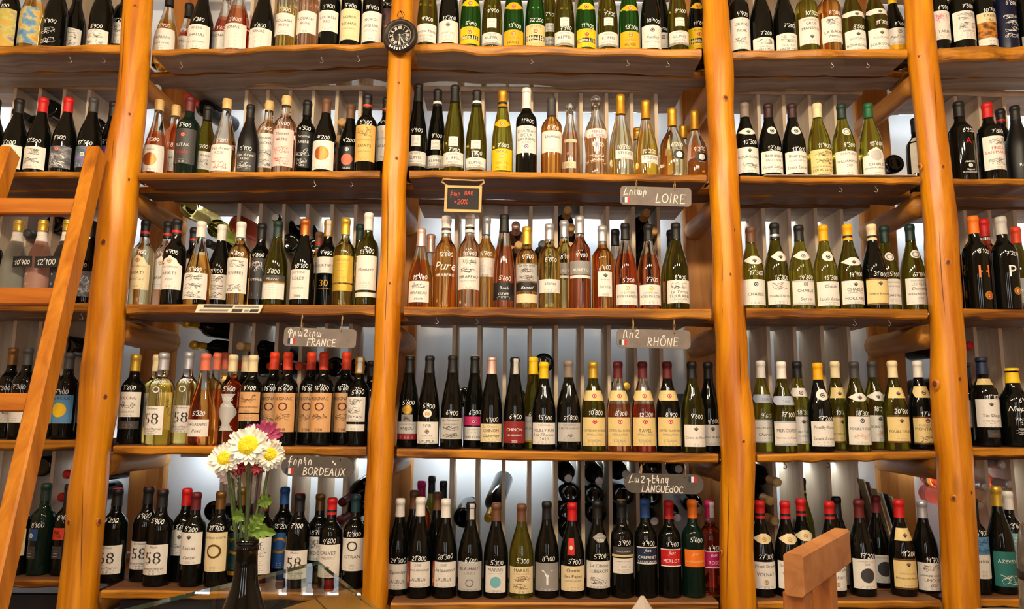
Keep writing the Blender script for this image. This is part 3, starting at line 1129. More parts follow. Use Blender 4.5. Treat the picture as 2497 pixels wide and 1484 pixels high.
def place_bottles():
    """depth from the row tag, then push things apart so that no bottle enters a post or another bottle"""
    cells = {}
    for s in BOTTLES:
        key = s['d']
        if s['row'] >= 3 and key in ('f', 'm', 'b'):
            key = key + '5'
        s['R'] = SHAPES[s['shape']][0] * s['kw'].get('rs', 1.0) + 0.0012
        s['y'] = 2.83 if key == 'r' else D + DEPTH[key]
        s['ox'] = 0.0
        cells.setdefault((s['bay'], s['row']), []).append(s)
    for (bay, row), lst in cells.items():
        gx = lambda s: at_y(s['cx'], PY0[row], s['y']).x + s['ox']
        x0, x1, zf = SH[(bay, row)]
        for it in range(60):
            for s in lst:
                if s['d'] == 'r':
                    continue
                for n, pxx in POSTX.items():
                    if n not in (bay, bay + 1):
                        continue
                    lim = {n == bay: x0, n != bay: x1}[True]
                    side = gx(s) - lim if n == bay else lim - gx(s)
                    if side < s['R'] and s['y'] < PY + 0.062 + s['R']:
                        if side > s['R'] - 0.012 and s['d'] == 'f':
                            s['ox'] += (s['R'] - side + 0.0005) * (1 if n == bay else -1)
                        else:
                            s['y'] = min(PY + 0.064 + s['R'], s['y'] + 0.02)
            for i, a in enumerate(lst):
                for c in lst[i + 1:]:
                    dx, dy = gx(c) - gx(a), c['y'] - a['y']
                    need = a['R'] + c['R'] + 0.0006
                    dist = math.hypot(dx, dy)
                    if dist >= need:
                        continue
                    back, front = (c, a) if dy >= 0 else (a, c)
                    lim = 2.99 if back['d'] == 'r' else D + 0.272 - back['R']
                    if back['d'] != 'f' and back['y'] < lim - 0.001:
                        back['y'] = min(lim, back['y'] + (need - dist) * 0.7 + 0.001)
                    elif front['y'] - front['R'] > D + 0.012 and back['d'] != 'f':
                        front['y'] -= min(0.004, front['y'] - front['R'] - D - 0.011)
                    else:
                        sg = 1 if dx >= 0 else -1
                        k = (need - dist) * 0.3 + 0.0002
                        c['ox'] += sg * k
                        a['ox'] -= sg * k
        for s in lst:
            s['X'] = gx(s)


def build_bottle(s):
    bay, row, cx = s['bay'], s['row'], s['cx']
    kw = s['kw']
    x0, x1, zf = SH[(bay, row)]
    y, X = s['y'], s['X']
    zb = min(zf(x0), zf(x1)) - 0.005 + REART if s['d'] == 'r' else zf(X)
    if s['top'] is None:
        Hh = {'bd': .305, 'bu': .30, 'al': .335, 'ca': .30, 'pr': .31, 'mi': .29, 'po': .31}[s['shape']]
    else:
        Hh = at_y(cx, s['top'], y).z - zb
        Hh = min(max(Hh, 0.22), 0.38)
    P = Prof(s['shape'], Hh, kw.get('rs', 1.0))
    rng = random.Random(int(cx * 13 + row * 101))
    root = empty('wine_bottle', (X, y, zb))
    lathe_bottle(P, s['glass'], kw.get('fill', FILL[s['shape']])).build('glass_body', root)
    if s['cap']:
        cap_mesh(P, s['cap'], kw.get('capf', 0.19)).build('capsule', root)
    yaw = math.radians(kw.get('yaw', 0))
    zpx = lambda py: at_y(cx, py, y - P.R).z - zb
    for i, L in enumerate(s['labels']):
        y0, y1, colr = L[0], L[1], L[2]
        txt = L[3] if len(L) > 3 else ''
        opt = L[4] if len(L) > 4 else {}
        z1, z0 = zpx(y0), max(zpx(y1), 0.004)
        z1 = min(z1, Hh * 0.96)
        if z1 - z0 < 0.004:
            z1 = z0 + 0.004
        half = math.radians(opt.get('half', 66))
        shp = opt.get('shape', 'rect')
        zm = (z0 + z1) / 2
        if shp == 'oval' or opt.get('round'):
            half = (z1 - z0) / 2 * 1.02 / P.r(zm)
            half *= opt.get('asp', 1.0)
        lyaw = yaw + math.radians(opt.get('yaw', 0))
        mb = MB()
        par = root
        if colr != '-':
            patch(mb, P, z0, z1, half, lyaw, shp, cmat(colr))
            if opt.get('border'):
                bz = (z1 - z0) * 0.06
                patch(mb, P, z1 - bz, z1, half, lyaw, 'rect', cmat(opt['border']), 0.0009)
                patch(mb, P, z0, z0 + bz, half, lyaw, 'rect', cmat(opt['border']), 0.0009)
            par = mb.build('neck_label' if zm > Hh * 0.52 else ('medal' if shp == 'oval' and zm < Hh * .6 else 'label'), root)
        if txt:
            dk = opt.get('ink') or ('w' if colr in ('k', 'r', 'bu', 'bl', 'nv', 'te', 'dt', 'dgy', 'mg', 'pp', 'br', '-', 'ob', 'br2') else 'd')
            pm = MB()
            layout(pm, P, txt, z0, z1, half, lyaw, ink(dk), rng)
            if pm.v:
                pm.build('label_print', par)
    if s['price']:
        h = kw.get('ph', 0.0145)
        q, w = stroke_ribbons(s['price'], h, 0.0017, 0.1, 0.07, rng)
        zp = zpx(s['ppy'])
        rr = P.r(zp)
        mw = 2.0 * rr
        if w > mw:
            k = mw / w
            q = [[(u * k, z * (0.5 + 0.5 * k)) for u, z in qq] for qq in q]
            w = mw
        u0 = kw.get('pu', 0.1) * rr
        til = rng.uniform(-0.08, 0.08)
        q = [[(u - w / 2 + u0, z + zp - h / 2 + (u - w / 2) * til) for u, z in qq] for qq in q]
        mb = MB()
        print_quads(mb, P, q, WHITEINK, yaw, 0.0010)
        mb.build('price_marking', root)
    if kw.get('strip'):
        mb = MB()
        patch(mb, P, Hh * 0.82, Hh * 0.99, 0.5, yaw + 0.25, 'rect', cmat('lg'), 0.0016)
        mb.build('tax_strip', root)
    return root


def name_bottles():
    by = {}
    for s in BOTTLES:
        by.setdefault((s['bay'], s['row']), []).append(s)
    for (bay, row), lst in by.items():
        lst.sort(key=lambda s: s['cx'])
        for i, s in enumerate(lst):
            g = GLASS[s['glass']][3]
            cap = s['cap']
            cw = ''
            if cap:
                cb = cap.split('^')[0].split('+')[0]
                cw = COLS[cb][1] + ' cap, '
            labs = [L for L in s['labels'] if L[2] != '-']
            lw = ''
            if labs:
                L = max(labs, key=lambda L: L[1] - L[0])
                lw = (L[4].get('word') if len(L) > 4 and L[4].get('word') else COLS[L[2]][1]) + ' label, '
            pw = ('marked ' + s['price'] + ', ') if s['price'] else ''
            s['text'] = '%s bottle, %s%s%s%s from left, %s %s shelf' % (g, cw, lw, pw, ORDW[i] if i < 20 else 'last', BAYS[bay].replace(' ', '-'), ROWS[row])
            s['group'] = 'wine bottles on the %s %s shelf' % (BAYS[bay], ROWS[row])


# ------------------------------------------------------------------ the bottles, shelf by shelf
OV = {'shape': 'oval'}
NK = {'half': 80, 'shape': 'shield'}
NKD = {'half': 70, 'shape': 'dia'}
SQ = {'half': 26}


def klip(y0, y1, txt, s0=None, s1=None):
    r = [(y0, y1, 'w', '_ALSACE|^KLIPFEL|_' + txt + '|-')]
    r.append((y1 - 6, y1, 'lg', '_120#o'))
    if s0:
        r.append((s0, s1, 'w', '_CUVEE|_KLIPFEL', SQ))
    return r


def trim(y0, y1, col='y', n0=None, n1=None):
    h = y1 - y0
    r = [(y0, y1, col, '_ALSACE|*#r| | |-'), (y0 + h * .50, y0 + h * .74, 'k', '^TRIMBACH', {'half': 60})]
    if n0 is not None:
        r.append((n0, n1, col, '*#r', NKD))
    return r


# far-left bay
shelf(0, 0)
bt(22, None, 'bu', 'dk', 'k', [(18, 115, 'ar1')], "100", 11)
bt(75, None, 'bu', 'am', 'k', [(13, 104, 'ar2')])
bt(122, None, 'bu', 'dk', 'k', [(60, 108, '-', '%#w|%#w')], "4'900", 50)
bt(178, None, 'bu', 'dk', 'k', [(67, 113, 'w', '_ANCESTRAL|%|%')], d='m')
bt(243, None, 'bu', 'dk', 'k', [(70, 113, 'w', '_ANCESTRAL|%|%')], "6'900", 63)
bt(297, None, 'bd', 'dk', 'k', [(54, 106, 'w', '%|_VORSKEVAZ|_ |-')], "11'200", 48, d='m')
shelf(0, 1)
bt(-28, 243, 'bu', 'dk', 'k', [])
bt(30, 243, 'bu', 'dk', 'k', [(352, 408, 'w', '%|-')], "7'800", 346)
bt(88, 240, 'bu', 'dk', 'r', [(356, 410, 'w', '%|%|-')], "12'500", 342)
bt(151, 240, 'bu', 'dk', 'r', [(355, 408, 'ar5', '*#ro|%#w|%#w')], "1'900", 334)
bt(213, 240, 'bu', 'dk', 'dgy', [(355, 407, 'ar6', '_V|*#w| |-#w')], "12'500", 347)
bt(264, 250, 'bu', 'dk', 'k', [(355, 400, 'pp')], "12'50", 345, d='m')
shelf(0, 2)
bt(-36, 540, 'bd', 'dk', 'bu', [], d='m')
bt(25, 537, 'bu', 'fr', 'hg', [(560, 583, 'w', '-', {'half': 100})], capf=.13)
bt(86, 537, 'bu', 'fp', 'hg', [(560, 583, 'w', '-', {'half': 100}), (650, 725, '-', 'n#w|o#w|a#w', {'half': 30, 'yaw': -22})], capf=.13)
bt(147, 537, 'bu', 'fd', 'hg', [(560, 583, 'w', '-', {'half': 100}), (650, 725, '-', 'n#w|o#w|a#w', {'half': 30, 'yaw': -22})], capf=.13)
bt(207, 540, 'bu', 'dk', 'k', [(660, 722, 'ar5', '%#w')], "9'0", 645, d='m')
shelf(0, 3)
bt(8, 848, 'bd', 'dk', 'bz', [(958, 1030, 'w', '_|%|-')], "6'300", 945, d='m')
bt(45, 848, 'bd', 'dk', 'dgy', [(958, 1030, 'w', 'CHATEAU SUAU|-|-')], "7'300", 943)
bt(115, 860, 'bd', 'dk', 'k', [(963, 1032, 'w', '%|-')], d='m')
bt(150, 860, 'bd', 'dk', 'dgy', [(962, 1032, 'sk', 'SEL ROCK|@#y|-', {'ink': 'd'})], "7'400", 954)
bt(203, 868, 'bd', 'dk', 'k', [(963, 1032, 'c', '%|-')], d='m')
shelf(0, 4)
bt(34, 1190, 'bd', 'dk', 'k', [(1290, 1356, 'c', '~Gran|%|-')], "6'100", 1280)
bt(90, 1178, 'bd', 'dg', 'dgr', [(1290, 1318, 'bl', '*#w', {'half': 34, 'yaw': -22}), (1332, 1362, 'dgy', '-', {'half': 30, 'yaw': -22})], "8'100", 1280)
bt(146, 1180, 'bd', 'dk', 'k', [(1287, 1316, 'ro', '%#k', {'half': 34, 'yaw': -12}), (1332, 1362, 'dgy', '-', {'half': 30, 'yaw': -12})], "8'40", 1262)

# left bay
shelf(1, 0)
bt(405, None, 'ca', 'am', 'k', [(66, 123, 'w', '_ |KHALULI|_ARENI WINE|-')], "5'400", 58)
bt(455, None, 'ca', 'rd', 'k', [(84, 122, 'w', 'KHALULI|-')], "5'900", 67, d='m')
bt(488, None, 'ca', 'dk', 'k', [(58, 118, 'w', '_ARENI|^KHALULI|_DRY RED WINE|-')], "7'380", 45)
bt(546, None, 'ca', 'rd', None, [(74, 120, 'w', 'JONAS|=|=')], "3'600", 66, d='m')
bt(585, None, 'ca', 'rs', None, [(55, 116, 'w', 'JONAS|_ |=|=|=')], "3'800", 45)
bt(643, None, 'ca', 'dk', 'k', [(67, 121, 'w', 'JONAS|_ |=|=|=')], "7'800", 61)
bt(698, None, 'bd', 'ye', 'si', [(31, 84, 'w', '_ |KOUASH|_ARENI#r|_ |-')], "5'900", 22, fill=.55)
bt(748, None, 'bd', 'pk', 'si', [(26, 80, 'w', '_ |KOUASH|_ROSE#r|_ |-')])
bt(797, None, 'bd', 'dk', 'k', [(24, 75, 'w', '_ |KOUASH|_RED#r|_ |-')], "3'900", 15)
bt(846, None, 'bd', 'dk', 'k', [(20, 96, 'c', '_ |NOROI|REGHAR|_CHARDONNAY|_ |-')], "9'400", 13)
bt(902, None, 'bd', 'dk', 'k', [(27, 100, 'w', '_ |NOROI|REGHAR|_HAGHTANAK|_ |-')], "11'400", 17)
bt(944, None, 'bd', 'dk', 'k', [(20, 101, 'ar4', '*#go')], "5'900", 8, d='m')
shelf(1, 1)
bt(376, 245, 'ca', 'rs', 'ck', [(351, 417, 'w', '_ |_ARENI|@#co|-')], "5'200", 337, capf=.13)
bt(418, 258, 'bd', 'rs', 'ck^ro', [(364, 416, 'w', '~Sutak|-')], "5'8", 352, d='m', capf=.13)
bt(452, 238, 'bd', 'dg', 'bu', [(312, 398, 'dgy', '*#ro|^SUTAK|_ARENI#r|_ |-')], "5'900", 304, rs=1.06)
bt(497, 260, 'bu', 'ol', 'k', [(368, 412, 'w', '~Van Areni|%')], "5'700", 357, d='m')
bt(543, 243, 'ca', 'pk', 'ck', [(350, 415, 'w', '~Van Areni|_ROSE|_ |%#r', {'half': 56})], "5'100", 340, capf=.13, fill=.42)
bt(602, 257, 'bu', 'bk', 'k', [(368, 416, 'dgy', '~Van Areni|_ARENI|%#w')], "5'100", 361, rs=.9)
bt(648, 248, 'bd', 'ro', 'ck', [(324, 408, 'w', '^~Nouvel|MUSKCHAT|_ |%|%')], "4'400", 312, capf=.12, d='m')
bt(690, 236, 'bd', 'pk', 'ck', [(313, 404, 'lp', '^~Nouvel|ARENI|_ |%#ro|%#ro')], "4'400", 300, capf=.12, rs=1.05)
bt(742, 247, 'bd', 'dk', 'k', [(320, 408, 'k', '^~Nouvel|ARENI|_ |%|%')], "4'500", 312, d='m')
bt(789, 243, 'bu', 'dk', 'br', [(341, 412, 'w', '_ |@#co|_ |-')], "4'200", 334)
bt(850, 257, 'bu', 'dk', 'br', [(355, 412, 'k', '*#w|@#sa|_VELLES')], "4'200", 341, d='m')
bt(890, 232, 'bd', 'dk', 'k+ro', [(303, 392, 'kr', '%|_GEVORKIAN|^ARIATS|_CHARDONNAY|_ |-')], "8'400", 297)
bt(938, 240, 'bd', 'dk', 'k+ro', [(305, 392, 'w', '*#go|_GEVORKIAN|^ARIATS|_ |-')], "4'900", 295, d='m')
shelf(1, 2)
bt(340, 537, 'bd', 'cl', 'k+r', [(620, 705, 'c', '*#go|_GEVORKIAN|^ARIATS|_MUSCAT|_ |-', {'shape': 'arch'})], "4'900", 612, fill=.7)
bt(396, 541, 'bd', 'pk', 'k+r', [(624, 705, 'w', '*#go|_ |^ARIATS|-', {'shape': 'arch'})], "4'400", 618, d='m')
bt(420, 535, 'bd', 'dk', 'k+r', [(622, 705, 'w', '*#go|_GEVORKIAN|^ARIATS|_RED|_ |-', {'shape': 'arch'})], "4'900", 613)
bt(462, 556, 'bd', 'dk', 'k+r', [(630, 705, 'w', '^ARIATS')], d='b')
bt(476, 541, 'ca', 'am', 'w', [(664, 728, 'w', '%|%|%')], "8'400", 655)
bt(530, 549, 'bu', 'dk', 'w', [(668, 729, 'w', '%|%|%')], "8'400", 660, d='m')
bt(577, 542, 'bd', 'am', 'w', [(627, 714, 'w', '%|^LUYFEEJ|_ |_ |%')], "4'800", 617)
bt(628, 546, 'bd', 'dk', 'k', [(628, 728, 'dgy', '%|^LUYFEEJ|_ |_ |=#w')], "4'800", 621, d='m')
bt(668, 540, 'bu', 'ol', 'dgr', [(687, 728, 'w', '-|-'), (670, 686, 'dgy', '~Marcel'), (684, 690, 'go')], "3'800", 661)
bt(735, 535, 'bu', 'dk', 'co', [(656, 728, 'w', '_DOMAINE|^ROLET|_ |_TRADITION|_ |2014', {'half': 55, 'yaw': -8})], "18'100", 647)
bt(772, 567, 'bd', 'am', 'br+r', [], d='b')
bt(793, 537, 'bd', 'dk', 'go', [(625, 665, 'w', '_ |^DOURTHE N|_ '), (676, 704, '-', '$30#go|-#go')], "4'400", 615, strip=True, d='m')
bt(835, 533, 'bd', 'ye', 'hg', [(622, 688, 'hg', '_DULONG|-|-|-'), (692, 708, 'hg', '-')], None, None)
bt(872, 548, 'bd', 'ol', 'dgr', [(640, 705, 'w', '%|^CASSA|-')], d='b')
bt(892, 520, 'bd', 'ol', 'w', [(622, 706, 'w', '_ |~Monbazil|_ |-'), (712, 723, 'w')], "13'400", 612)
shelf(1, 3)
bt(314, 864, 'bd', 'dk', 'hg', [(955, 1016, 'w', '_ |DULONG|%|_BORDEAUX|-'), (1026, 1046, 'dgy', '-#go')], "3'200", 944, rs=1.05)
bt(368, 865, 'bd', 'ye', 'c', [(958, 1042, 'w', '%|-')], d='b')
bt(384, 860, 'bd', 'ye', 'si', [(990, 1060, 'w', '~Bordeaux|$58|~Bernard Magrez|-|-', {'half': 54, 'yaw': -14}), (937, 960, '-', '&#w')], "5'700", 929, rs=1.12, fill=.66)
bt(446, 858, 'bd', 'ye', 'si', [(988, 1054, 'w', '~Bordeaux|$58|~Bernard Magrez|-|-', {'half': 54}), (935, 958, '-', '&#w')], "5'700", 928, d='m', fill=.66)
bt(488, 862, 'ca', 'or', 'sa', [(1022, 1064, 'w', '^ARGADENS|~Rosé|_ ', {'half': 52})], "5'320", 1007)
bt(516, 860, 'ca', 'rs', 'sa', [], d='m', rs=.85)
bt(536, 860, 'bd', 'am', 'sa', [], d='b')
bt(556, 865, 'bd', 'rs', 'c', [(960, 1050, 'lg', 'TROIS|FONDS| | | |-', {'shape': 'body', 'half': 60, 'ink': 'w'})], "5'900", 947, d='m')
bt(588, 866, 'bd', 'dk', 'c', [(955, 1026, 'n', '_ |BARON|_ |-')], "9'700", 944, d='m')
bt(606, 866, 'bd', 'dk', 'c', [(955, 1006, 'n', '%|BARON DE REIGNAC|_2014'), (1009, 1026, 'n', '-|-')], "9'700", 945)
for x, dd in ((658, 'm'), (692, 'f'), (750, 'm'), (781, 'f'), (836, 'm')):
    bt(x, 859, 'bd', 'dk', 'ro', [(957, 1053, 'n', '_ |REIGNAC|&#bu|%|_ |_ |2018')], "16'600", 946, d=dd)
bt(870, 870, 'bd', 'dk', 'go', [(967, 1028, 'w', '%|%|GERMAN|-', {'yaw': -12, 'half': 60}), (1034, 1051, 'w', '-', {'yaw': -12, 'half': 60})], "5'800", 955, strip=True)
bt(900, 880, 'bd', 'dk', 'k', [(970, 1050, 'w', '%|-')], d='b')
shelf(1, 4)
bt(268, 1190, 'bd', 'dk', 'k^r', [(1330, 1400, 'w', '~Graves|$58|~Bernard Magrez|-|-')], "6'200", 1268, rs=1.12)
bt(345, 1185, 'bd', 'dk', 'k^r', [(1320, 1388, 'w', '~Bordeaux|$58|~Bernard Magrez|-|-')], "6'400", 1258, d='m', rs=1.1)
bt(380, 1192, 'bd', 'dk', 'k^r', [(1328, 1402, 'w', '~Blaye|$58|~Bernard Magrez|-|-')], "5'900", 1271, rs=1.1)
bt(440, 1190, 'bd', 'dk', 'r', [(1292, 1354, 'w', '*|~Cadet|-')], "3'600", 1285, d='m')
bt(464, 1200, 'bd', 'dk', 'bu', [(1298, 1376, 'w', '*|_ |^Rascas|_ |~Ceran|-')], "8'200", 1290)
bt(525, 1197, 'bd', 'dk', 'bz', [(1298, 1394, 'c', 'CHATEAU CANTIN|&#bz|_ |-')], "21'700", 1287)
bt(577, 1188, 'bd', 'dk', 'bz', [(1298, 1390, 'dt', '&#go|_ |-#go'), (1392, 1402, 'go')], "13'400", 1287, d='m')
bt(634, 1205, 'bd', 'dk', 'bu', [(1310, 1400, 'w', '%|-|-')], d='m')
bt(683, 1187, 'bd', 'dk', 'bl', [(1298, 1386, 'bl', '&#go|_ |-')], "15'200", 1283, d='m')
bt(721, 1203, 'bd', 'dk', 'k^r', [(1342, 1412, 'w', '~Medoc|$58|~Bernard Magrez|-|-')], "7'100", 1282, rs=1.06)
bt(772, 1203, 'bd', 'dk', 'bz', [(1308, 1366, 'w', '%|MEDOC|-')], "8'700", 1298, d='m')
bt(802, 1213, 'bd', 'dk', 'r+k', [(1328, 1408, 'w', '_ |CALVET|_MEDOC|_ |*|-')], "9'600", 1319)
bt(860, 1205, 'bd', 'dk', 'dt', [(1312, 1392, 'w', '&#d|^CITRAN|_ |_2012|-')], "12'100", 1302)
bt(895, 1215, 'bd', 'dk', 'bu', [(1318, 1390, 'c', '~Cote|^LYN|%|-')], "10'200", 1305, d='m')

# middle bay
shelf(2, 0)
bt(1035, None, 'al', 'ol', 'k', [(57, 101, 'w', '_ |Arthur Metz|_GEWURZTRAMINER|-')], "9'900", 46)
bt(1091, None, 'al', 'dk', 'k', [(49, 102, 'w', '*#br|_ |_GRAND CRU|-|-')], "12'200", 43)
bt(1140, None, 'al', 'gn', 'k', trim(64, 106, 'y', -4, 14), "5'490", 57)
bt(1191, None, 'al', 'ol', 'k', klip(78, 108, 'GEWURZTRAMINER', 44, 67), "9'900", 25)
bt(1240, None, 'al', 'gn', 'k', [(72, 110, 'hy', '*#co|_FAMILLE|^HUGEL'), (4, 22, 'hy', '*#ro', NKD)], "13'100", 62)
bt(1294, None, 'al', 'gn', 'k', trim(58, 111, 'ltn'), "22'200", 48)
bt(1340, None, 'al', 'ol', 'k', klip(89, 112, 'PINOT NOIR', 56, 77), "7'400", 33, d='m')
bt(1390, None, 'al', 'ol', 'k', klip(75, 110, 'MUSCAT', 42, 63), "7'700", 68)
bt(1436, None, 'al', 'gn', 'k', trim(69, 114, 'y', 5, 22), "11'400", 62)
bt(1482, None, 'al', 'ol', 'k', klip(77, 112, 'PINOT BLANC', 42, 62), "7'700", 33)
bt(1527, None, 'al', 'gn', 'k', [(75, 116, 'hy', '*#co|_FAMILLE|^HUGEL'), (10, 25, 'hy', '*#ro', NKD)], "13'300", 66)
bt(1573, None, 'al', 'dk', 'k', [(60, 116, 'w', '*#bu|~Riesling|_PINOT NOIR|-')], "10'400", 49)
bt(1613, None, 'al', 'dk', 'k', [(79, 117, 'w', '*#bu|_ |-')], "10'400", 72, d='m')
bt(1655, None, 'al', 'ol', 'k', klip(74, 108, 'PINOT GRIS', 42, 63), "9'100", 25)
bt(1699, None, 'al', 'dk', 'k', trim(66, 118, 'y', 1, 18), "14'800", 55)
shelf(2, 1)
bt(1015, 207, 'al', 'dk', 'k', klip(368, 404, "ROUGE D'OTTROTT", 328, 356), "9'900", 316)
bt(1063, 220, 'al', 'dk', 'k+w', klip(378, 409, 'PINOT NOIR', 340, 364), "9'100", 330, d='m')
bt(1108, 210, 'al', 'ol', 'k', klip(370, 405, 'RIESLING', 332, 356), "7'700", 365)
bt(1158, 222, 'al', 'ol', 'k+w', klip(383, 412, 'SYLVANER', 341, 362), "7'100", 372)
bt(1224, 223, 'al', 'gy', 'go+k', [(362, 414, 'y', '_FAMILLE|*#co|GENTIL#co|HUGEL#co'), (288, 308, 'hy', '*#co', NKD)], "7'600", 354, capf=.2)
bt(1283, 217, 'bd', 'dk', 'w', [(305, 372, 'w', '_2019|CHATEAU|DE LA|GALINIERE|_COTES|*#pp|-')], "11'400", 294, capf=.24)
bt(1345, 240, 'bd', 'or', 'dgy', [(318, 370, 'w', '^~Lhumault|_ |_ |-')], "8'900", 310, capf=.24)
bt(1390, 255, 'bu', 'pk', None, [(393, 409, 'c', '-|-', {'half': 50, 'yaw': -20}), (338, 346, 'c', '=', {'half': 40})], d='m', rs=.9)
bt(1458, 237, 'pr', 'ro', None, [(312, 334, 'w', '_PERLE|_DE ROSE', {'half': 75, 'shape': 'shield', 'ink': 'pi'}), (368, 396, '-', '%#w|%#w')], "8'100", 350)
bt(1518, 233, 'ca', 'cl', 'go', [(365, 386, 'w', '^STUDIO|_by|_MIRAVAL', {'half': 46, 'yaw': 12})], "10'200", 357, capf=.24)
bt(1577, 247, 'ca', 'ye', 'go', [(377, 397, 'w', '^STUDIO|_by|_MIRAVAL', {'half': 46, 'yaw': 12})], "10'200", 368, capf=.24, rs=.95)
bt(1556, 313, 'ca', 'ye', 'go', [], d='b')
bt(1637, 266, 'mi', 'cl', 'go', [(361, 389, 'k', '_MIRAVAL|@#w|_PROVENCE', {'shape': 'oval', 'yaw': 14})], "6'200", 351, capf=.26)
bt(1695, 271, 'mi', 'pk', 'go', [(367, 395, 'k', '_MIRAVAL|@#w|_PROVENCE', {'shape': 'oval', 'yaw': 14})], "9'200", 361, capf=.26, rs=.95)
bt(1668, 308, 'mi', 'am', 'go', [], d='b')
shelf(2, 2)
bt(1021, 558, 'ca', 'or', 'pr', [(684, 736, 'w', '%|_ |MIRABEAU|_ |~Etoile|_ ', {'half': 50})], "15'400", 675, capf=.23)
bt(1047, 572, 'ca', 'or', 'pr', [], d='b', capf=.23)
bt(1083, 528, 'bd', 'or', 'w+dgy', [(630, 662, '-', '$~Pure#w'), (660, 676, '-', 'MIRABEAU#w')], "12'800", 619, rs=1.04)
bt(1135, 523, 'bd', 'ro', 'w+k', [(625, 705, 'w', '%|%|^MIRABEAU|_EN PROVENCE|_ |_ |-')], "10'400", 617, capf=.2, rs=1.04)
bt(1183, 530, 'bd', 'am', 'si', [(628, 674, 'w', '_ |_ |%#si|_ROSE', {'half': 58})], "9'700", 618, d='m')
bt(1232, 524, 'al', 'rs', 'k', [(688, 731, 'k', '^~Rosé|_CUVEE|-')], "5'600", 678)
bt(1282, 554, 'bd', 'am', 'hg', [(640, 686, 'lg', '~La Garenne|%|%', {'border': 'ta'}), (688, 709, 'k', '~Bandol'), (716, 737, 'c')], "9'700", 625, capf=.22)
bt(1337, 547, 'bd', 'ye', 'si', [(680, 713, 'w', '^~Silence|_ |-')], "8'800", 632)
bt(1376, 538, 'bd', 'ye', 'si', [(640, 668, 'g', '_ |AURETO#w'), (671, 677, 'w')], "8'100", 625, d='m')
bt(1418, 528, 'bd', 'rs', 'si', [(635, 668, 'g', '_ |^AURETO#w'), (670, 677, 'w')], "9'400", 621)
bt(1472, 552, 'bd', 'or', 'si', [(661, 722, 'w', '*#d|_PERRAUDY|_ |^NOTE#g|_ |-', {'half': 40, 'yaw': 8})], "6'400", 652)
bt(1502, 560, 'bu', 'rs', 'k', [], d='b')
bt(1525, 545, 'bu', 'rs', 'k^go', [(692, 742, 'w', "*#hg|_LA JAGLERIE|ROSE D'ANJOU|_ |-")], "5'200", 682, rs=.95)
bt(1580, 548, 'bu', 'rs', 'k^go', [(693, 742, 'w', '*#hg|_LES HERSAINES|ROSE DE LOIRE|_ |-')], "9'700", 681, rs=.95)
bt(1652, 545, 'bu', 'ol', 'k^go', [(682, 738, 'w', '%|~Le Tertre|TOURAINE|_SAUVIGNON|_2020')], "8'900", 675)
bt(1640, 562, 'bu', 'ol', 'k', [(684, 736, 'w', '-')], d='b')
shelf(2, 3)
bt(995, 868, 'al', 'dk', 'k^si', [(1028, 1057, 'lg', '_DOMAINE DES IRIS|ANJOU|_ '), (1057, 1071, 'br2', '-'), (986, 1010, 'go', '&#hg', OV), (1010, 1028, 'g', '%', {'half': 30})], "5'600", 981)
bt(1044, 868, 'al', 'dk', 'k', [(1028, 1081, 'w', '^SOR|*#br|_DOMAINE|_SAUMUR CHAMPIGNY|SAUMUR'), (997, 1018, 'w', '*#go', OV)], "6'900", 989)
bt(1098, 867, 'al', 'dk', 'k^hg', [(1018, 1070, 'lg', '~La Nouaison|_ |_SAUMUR CHAMPIGNY|%|%')], "6'400", 1006)
bt(1155, 868, 'al', 'dk', 'k^w', [(1015, 1037, 'pi', '*#bu'), (1040, 1073, 'w', '-|~Yann Lacroix')], "6'300", 1005, d='m')
bt(1197, 870, 'al', 'dk', 'pr^k', [(1033, 1078, 'c', '_La Chesnaie|CHINON|~Cabernet|-')], "4'900", 1023)
bt(1254, 872, 'al', 'dk', 'k', [(1027, 1080, 'br2', '_ |^CHINON|_LES BERNIERES|_ |_2021')], "6'400", 1015, strip=True)
bt(1300, 871, 'al', 'ol', 'y', [(1015, 1073, 'w', '_LaCheteau|SAUVIGNON|-'), (1073, 1077, 'hy')], "6'400", 1008, d='m')
bt(1340, 883, 'bu', 'dk', 'y', [(1030, 1083, 'w', '_LaCheteau|_ |POUILLY FUME|~Les Charmes|2020|-')], "15'600", 1018)
bt(1395, 879, 'bu', 'dk', 'ta', [(1030, 1076, 'lg', '_SANCERRE|LE MD DE BOURGEOIS|_ |~HB|-')], "21'800", 1018)
GUI = lambda nm: [(1017, 1087, 'ltn', '*#r|_ |%s|_APPELLATION|_ |_E.GUIGAL|-' % nm), (951, 976, 'ltn', '*#r', {'half': 95, 'shape': 'shield'})]
bt(1449, 882, 'bu', 'ol', 'hg', GUI('CÔTES DU RHÔNE'), "10'800", 1005)
bt(1506, 882, 'bu', 'rs', 'bu', GUI('CÔTES DU RHÔNE'), "8'900", 1007, fill=.52)
bt(1564, 882, 'bu', 'rd', 'bu', GUI('TAVEL'), "12'300", 1010, fill=.52)
bt(1623, 882, 'bu', 'dk', 'bu', GUI('CÔTES DU RHÔNE'), "8'900", 1010)
bt(1684, 882, 'bu', 'ol', 'k', [(1035, 1089, 'w', '*|_ |~Cotes du Rhone|_ |-', {'half': 58})], "9'600", 1015)
bt(1732, 883, 'bu', 'dk', 'k', [(1035, 1086, 'w', '*|_ |~Cotes du Rhone|_ |-', {'half': 58})], "9'600", 1027, d='m')
shelf(2, 4)
bt(970, 1215, 'bu', 'dk', 'w', [(1375, 1437, 'w', '_ |~Gigondas|_ |LAURUS|-')], "24'900", 1366)
bt(1035, 1212, 'bu', 'dk', 'w', [(1370, 1432, 'w', '_2018|~Crozes Hermitage|_ |LAURUS|-'), (1370, 1432, 'br2', '%#n', {'half': 16, 'yaw': -52})], "21'800", 1361)
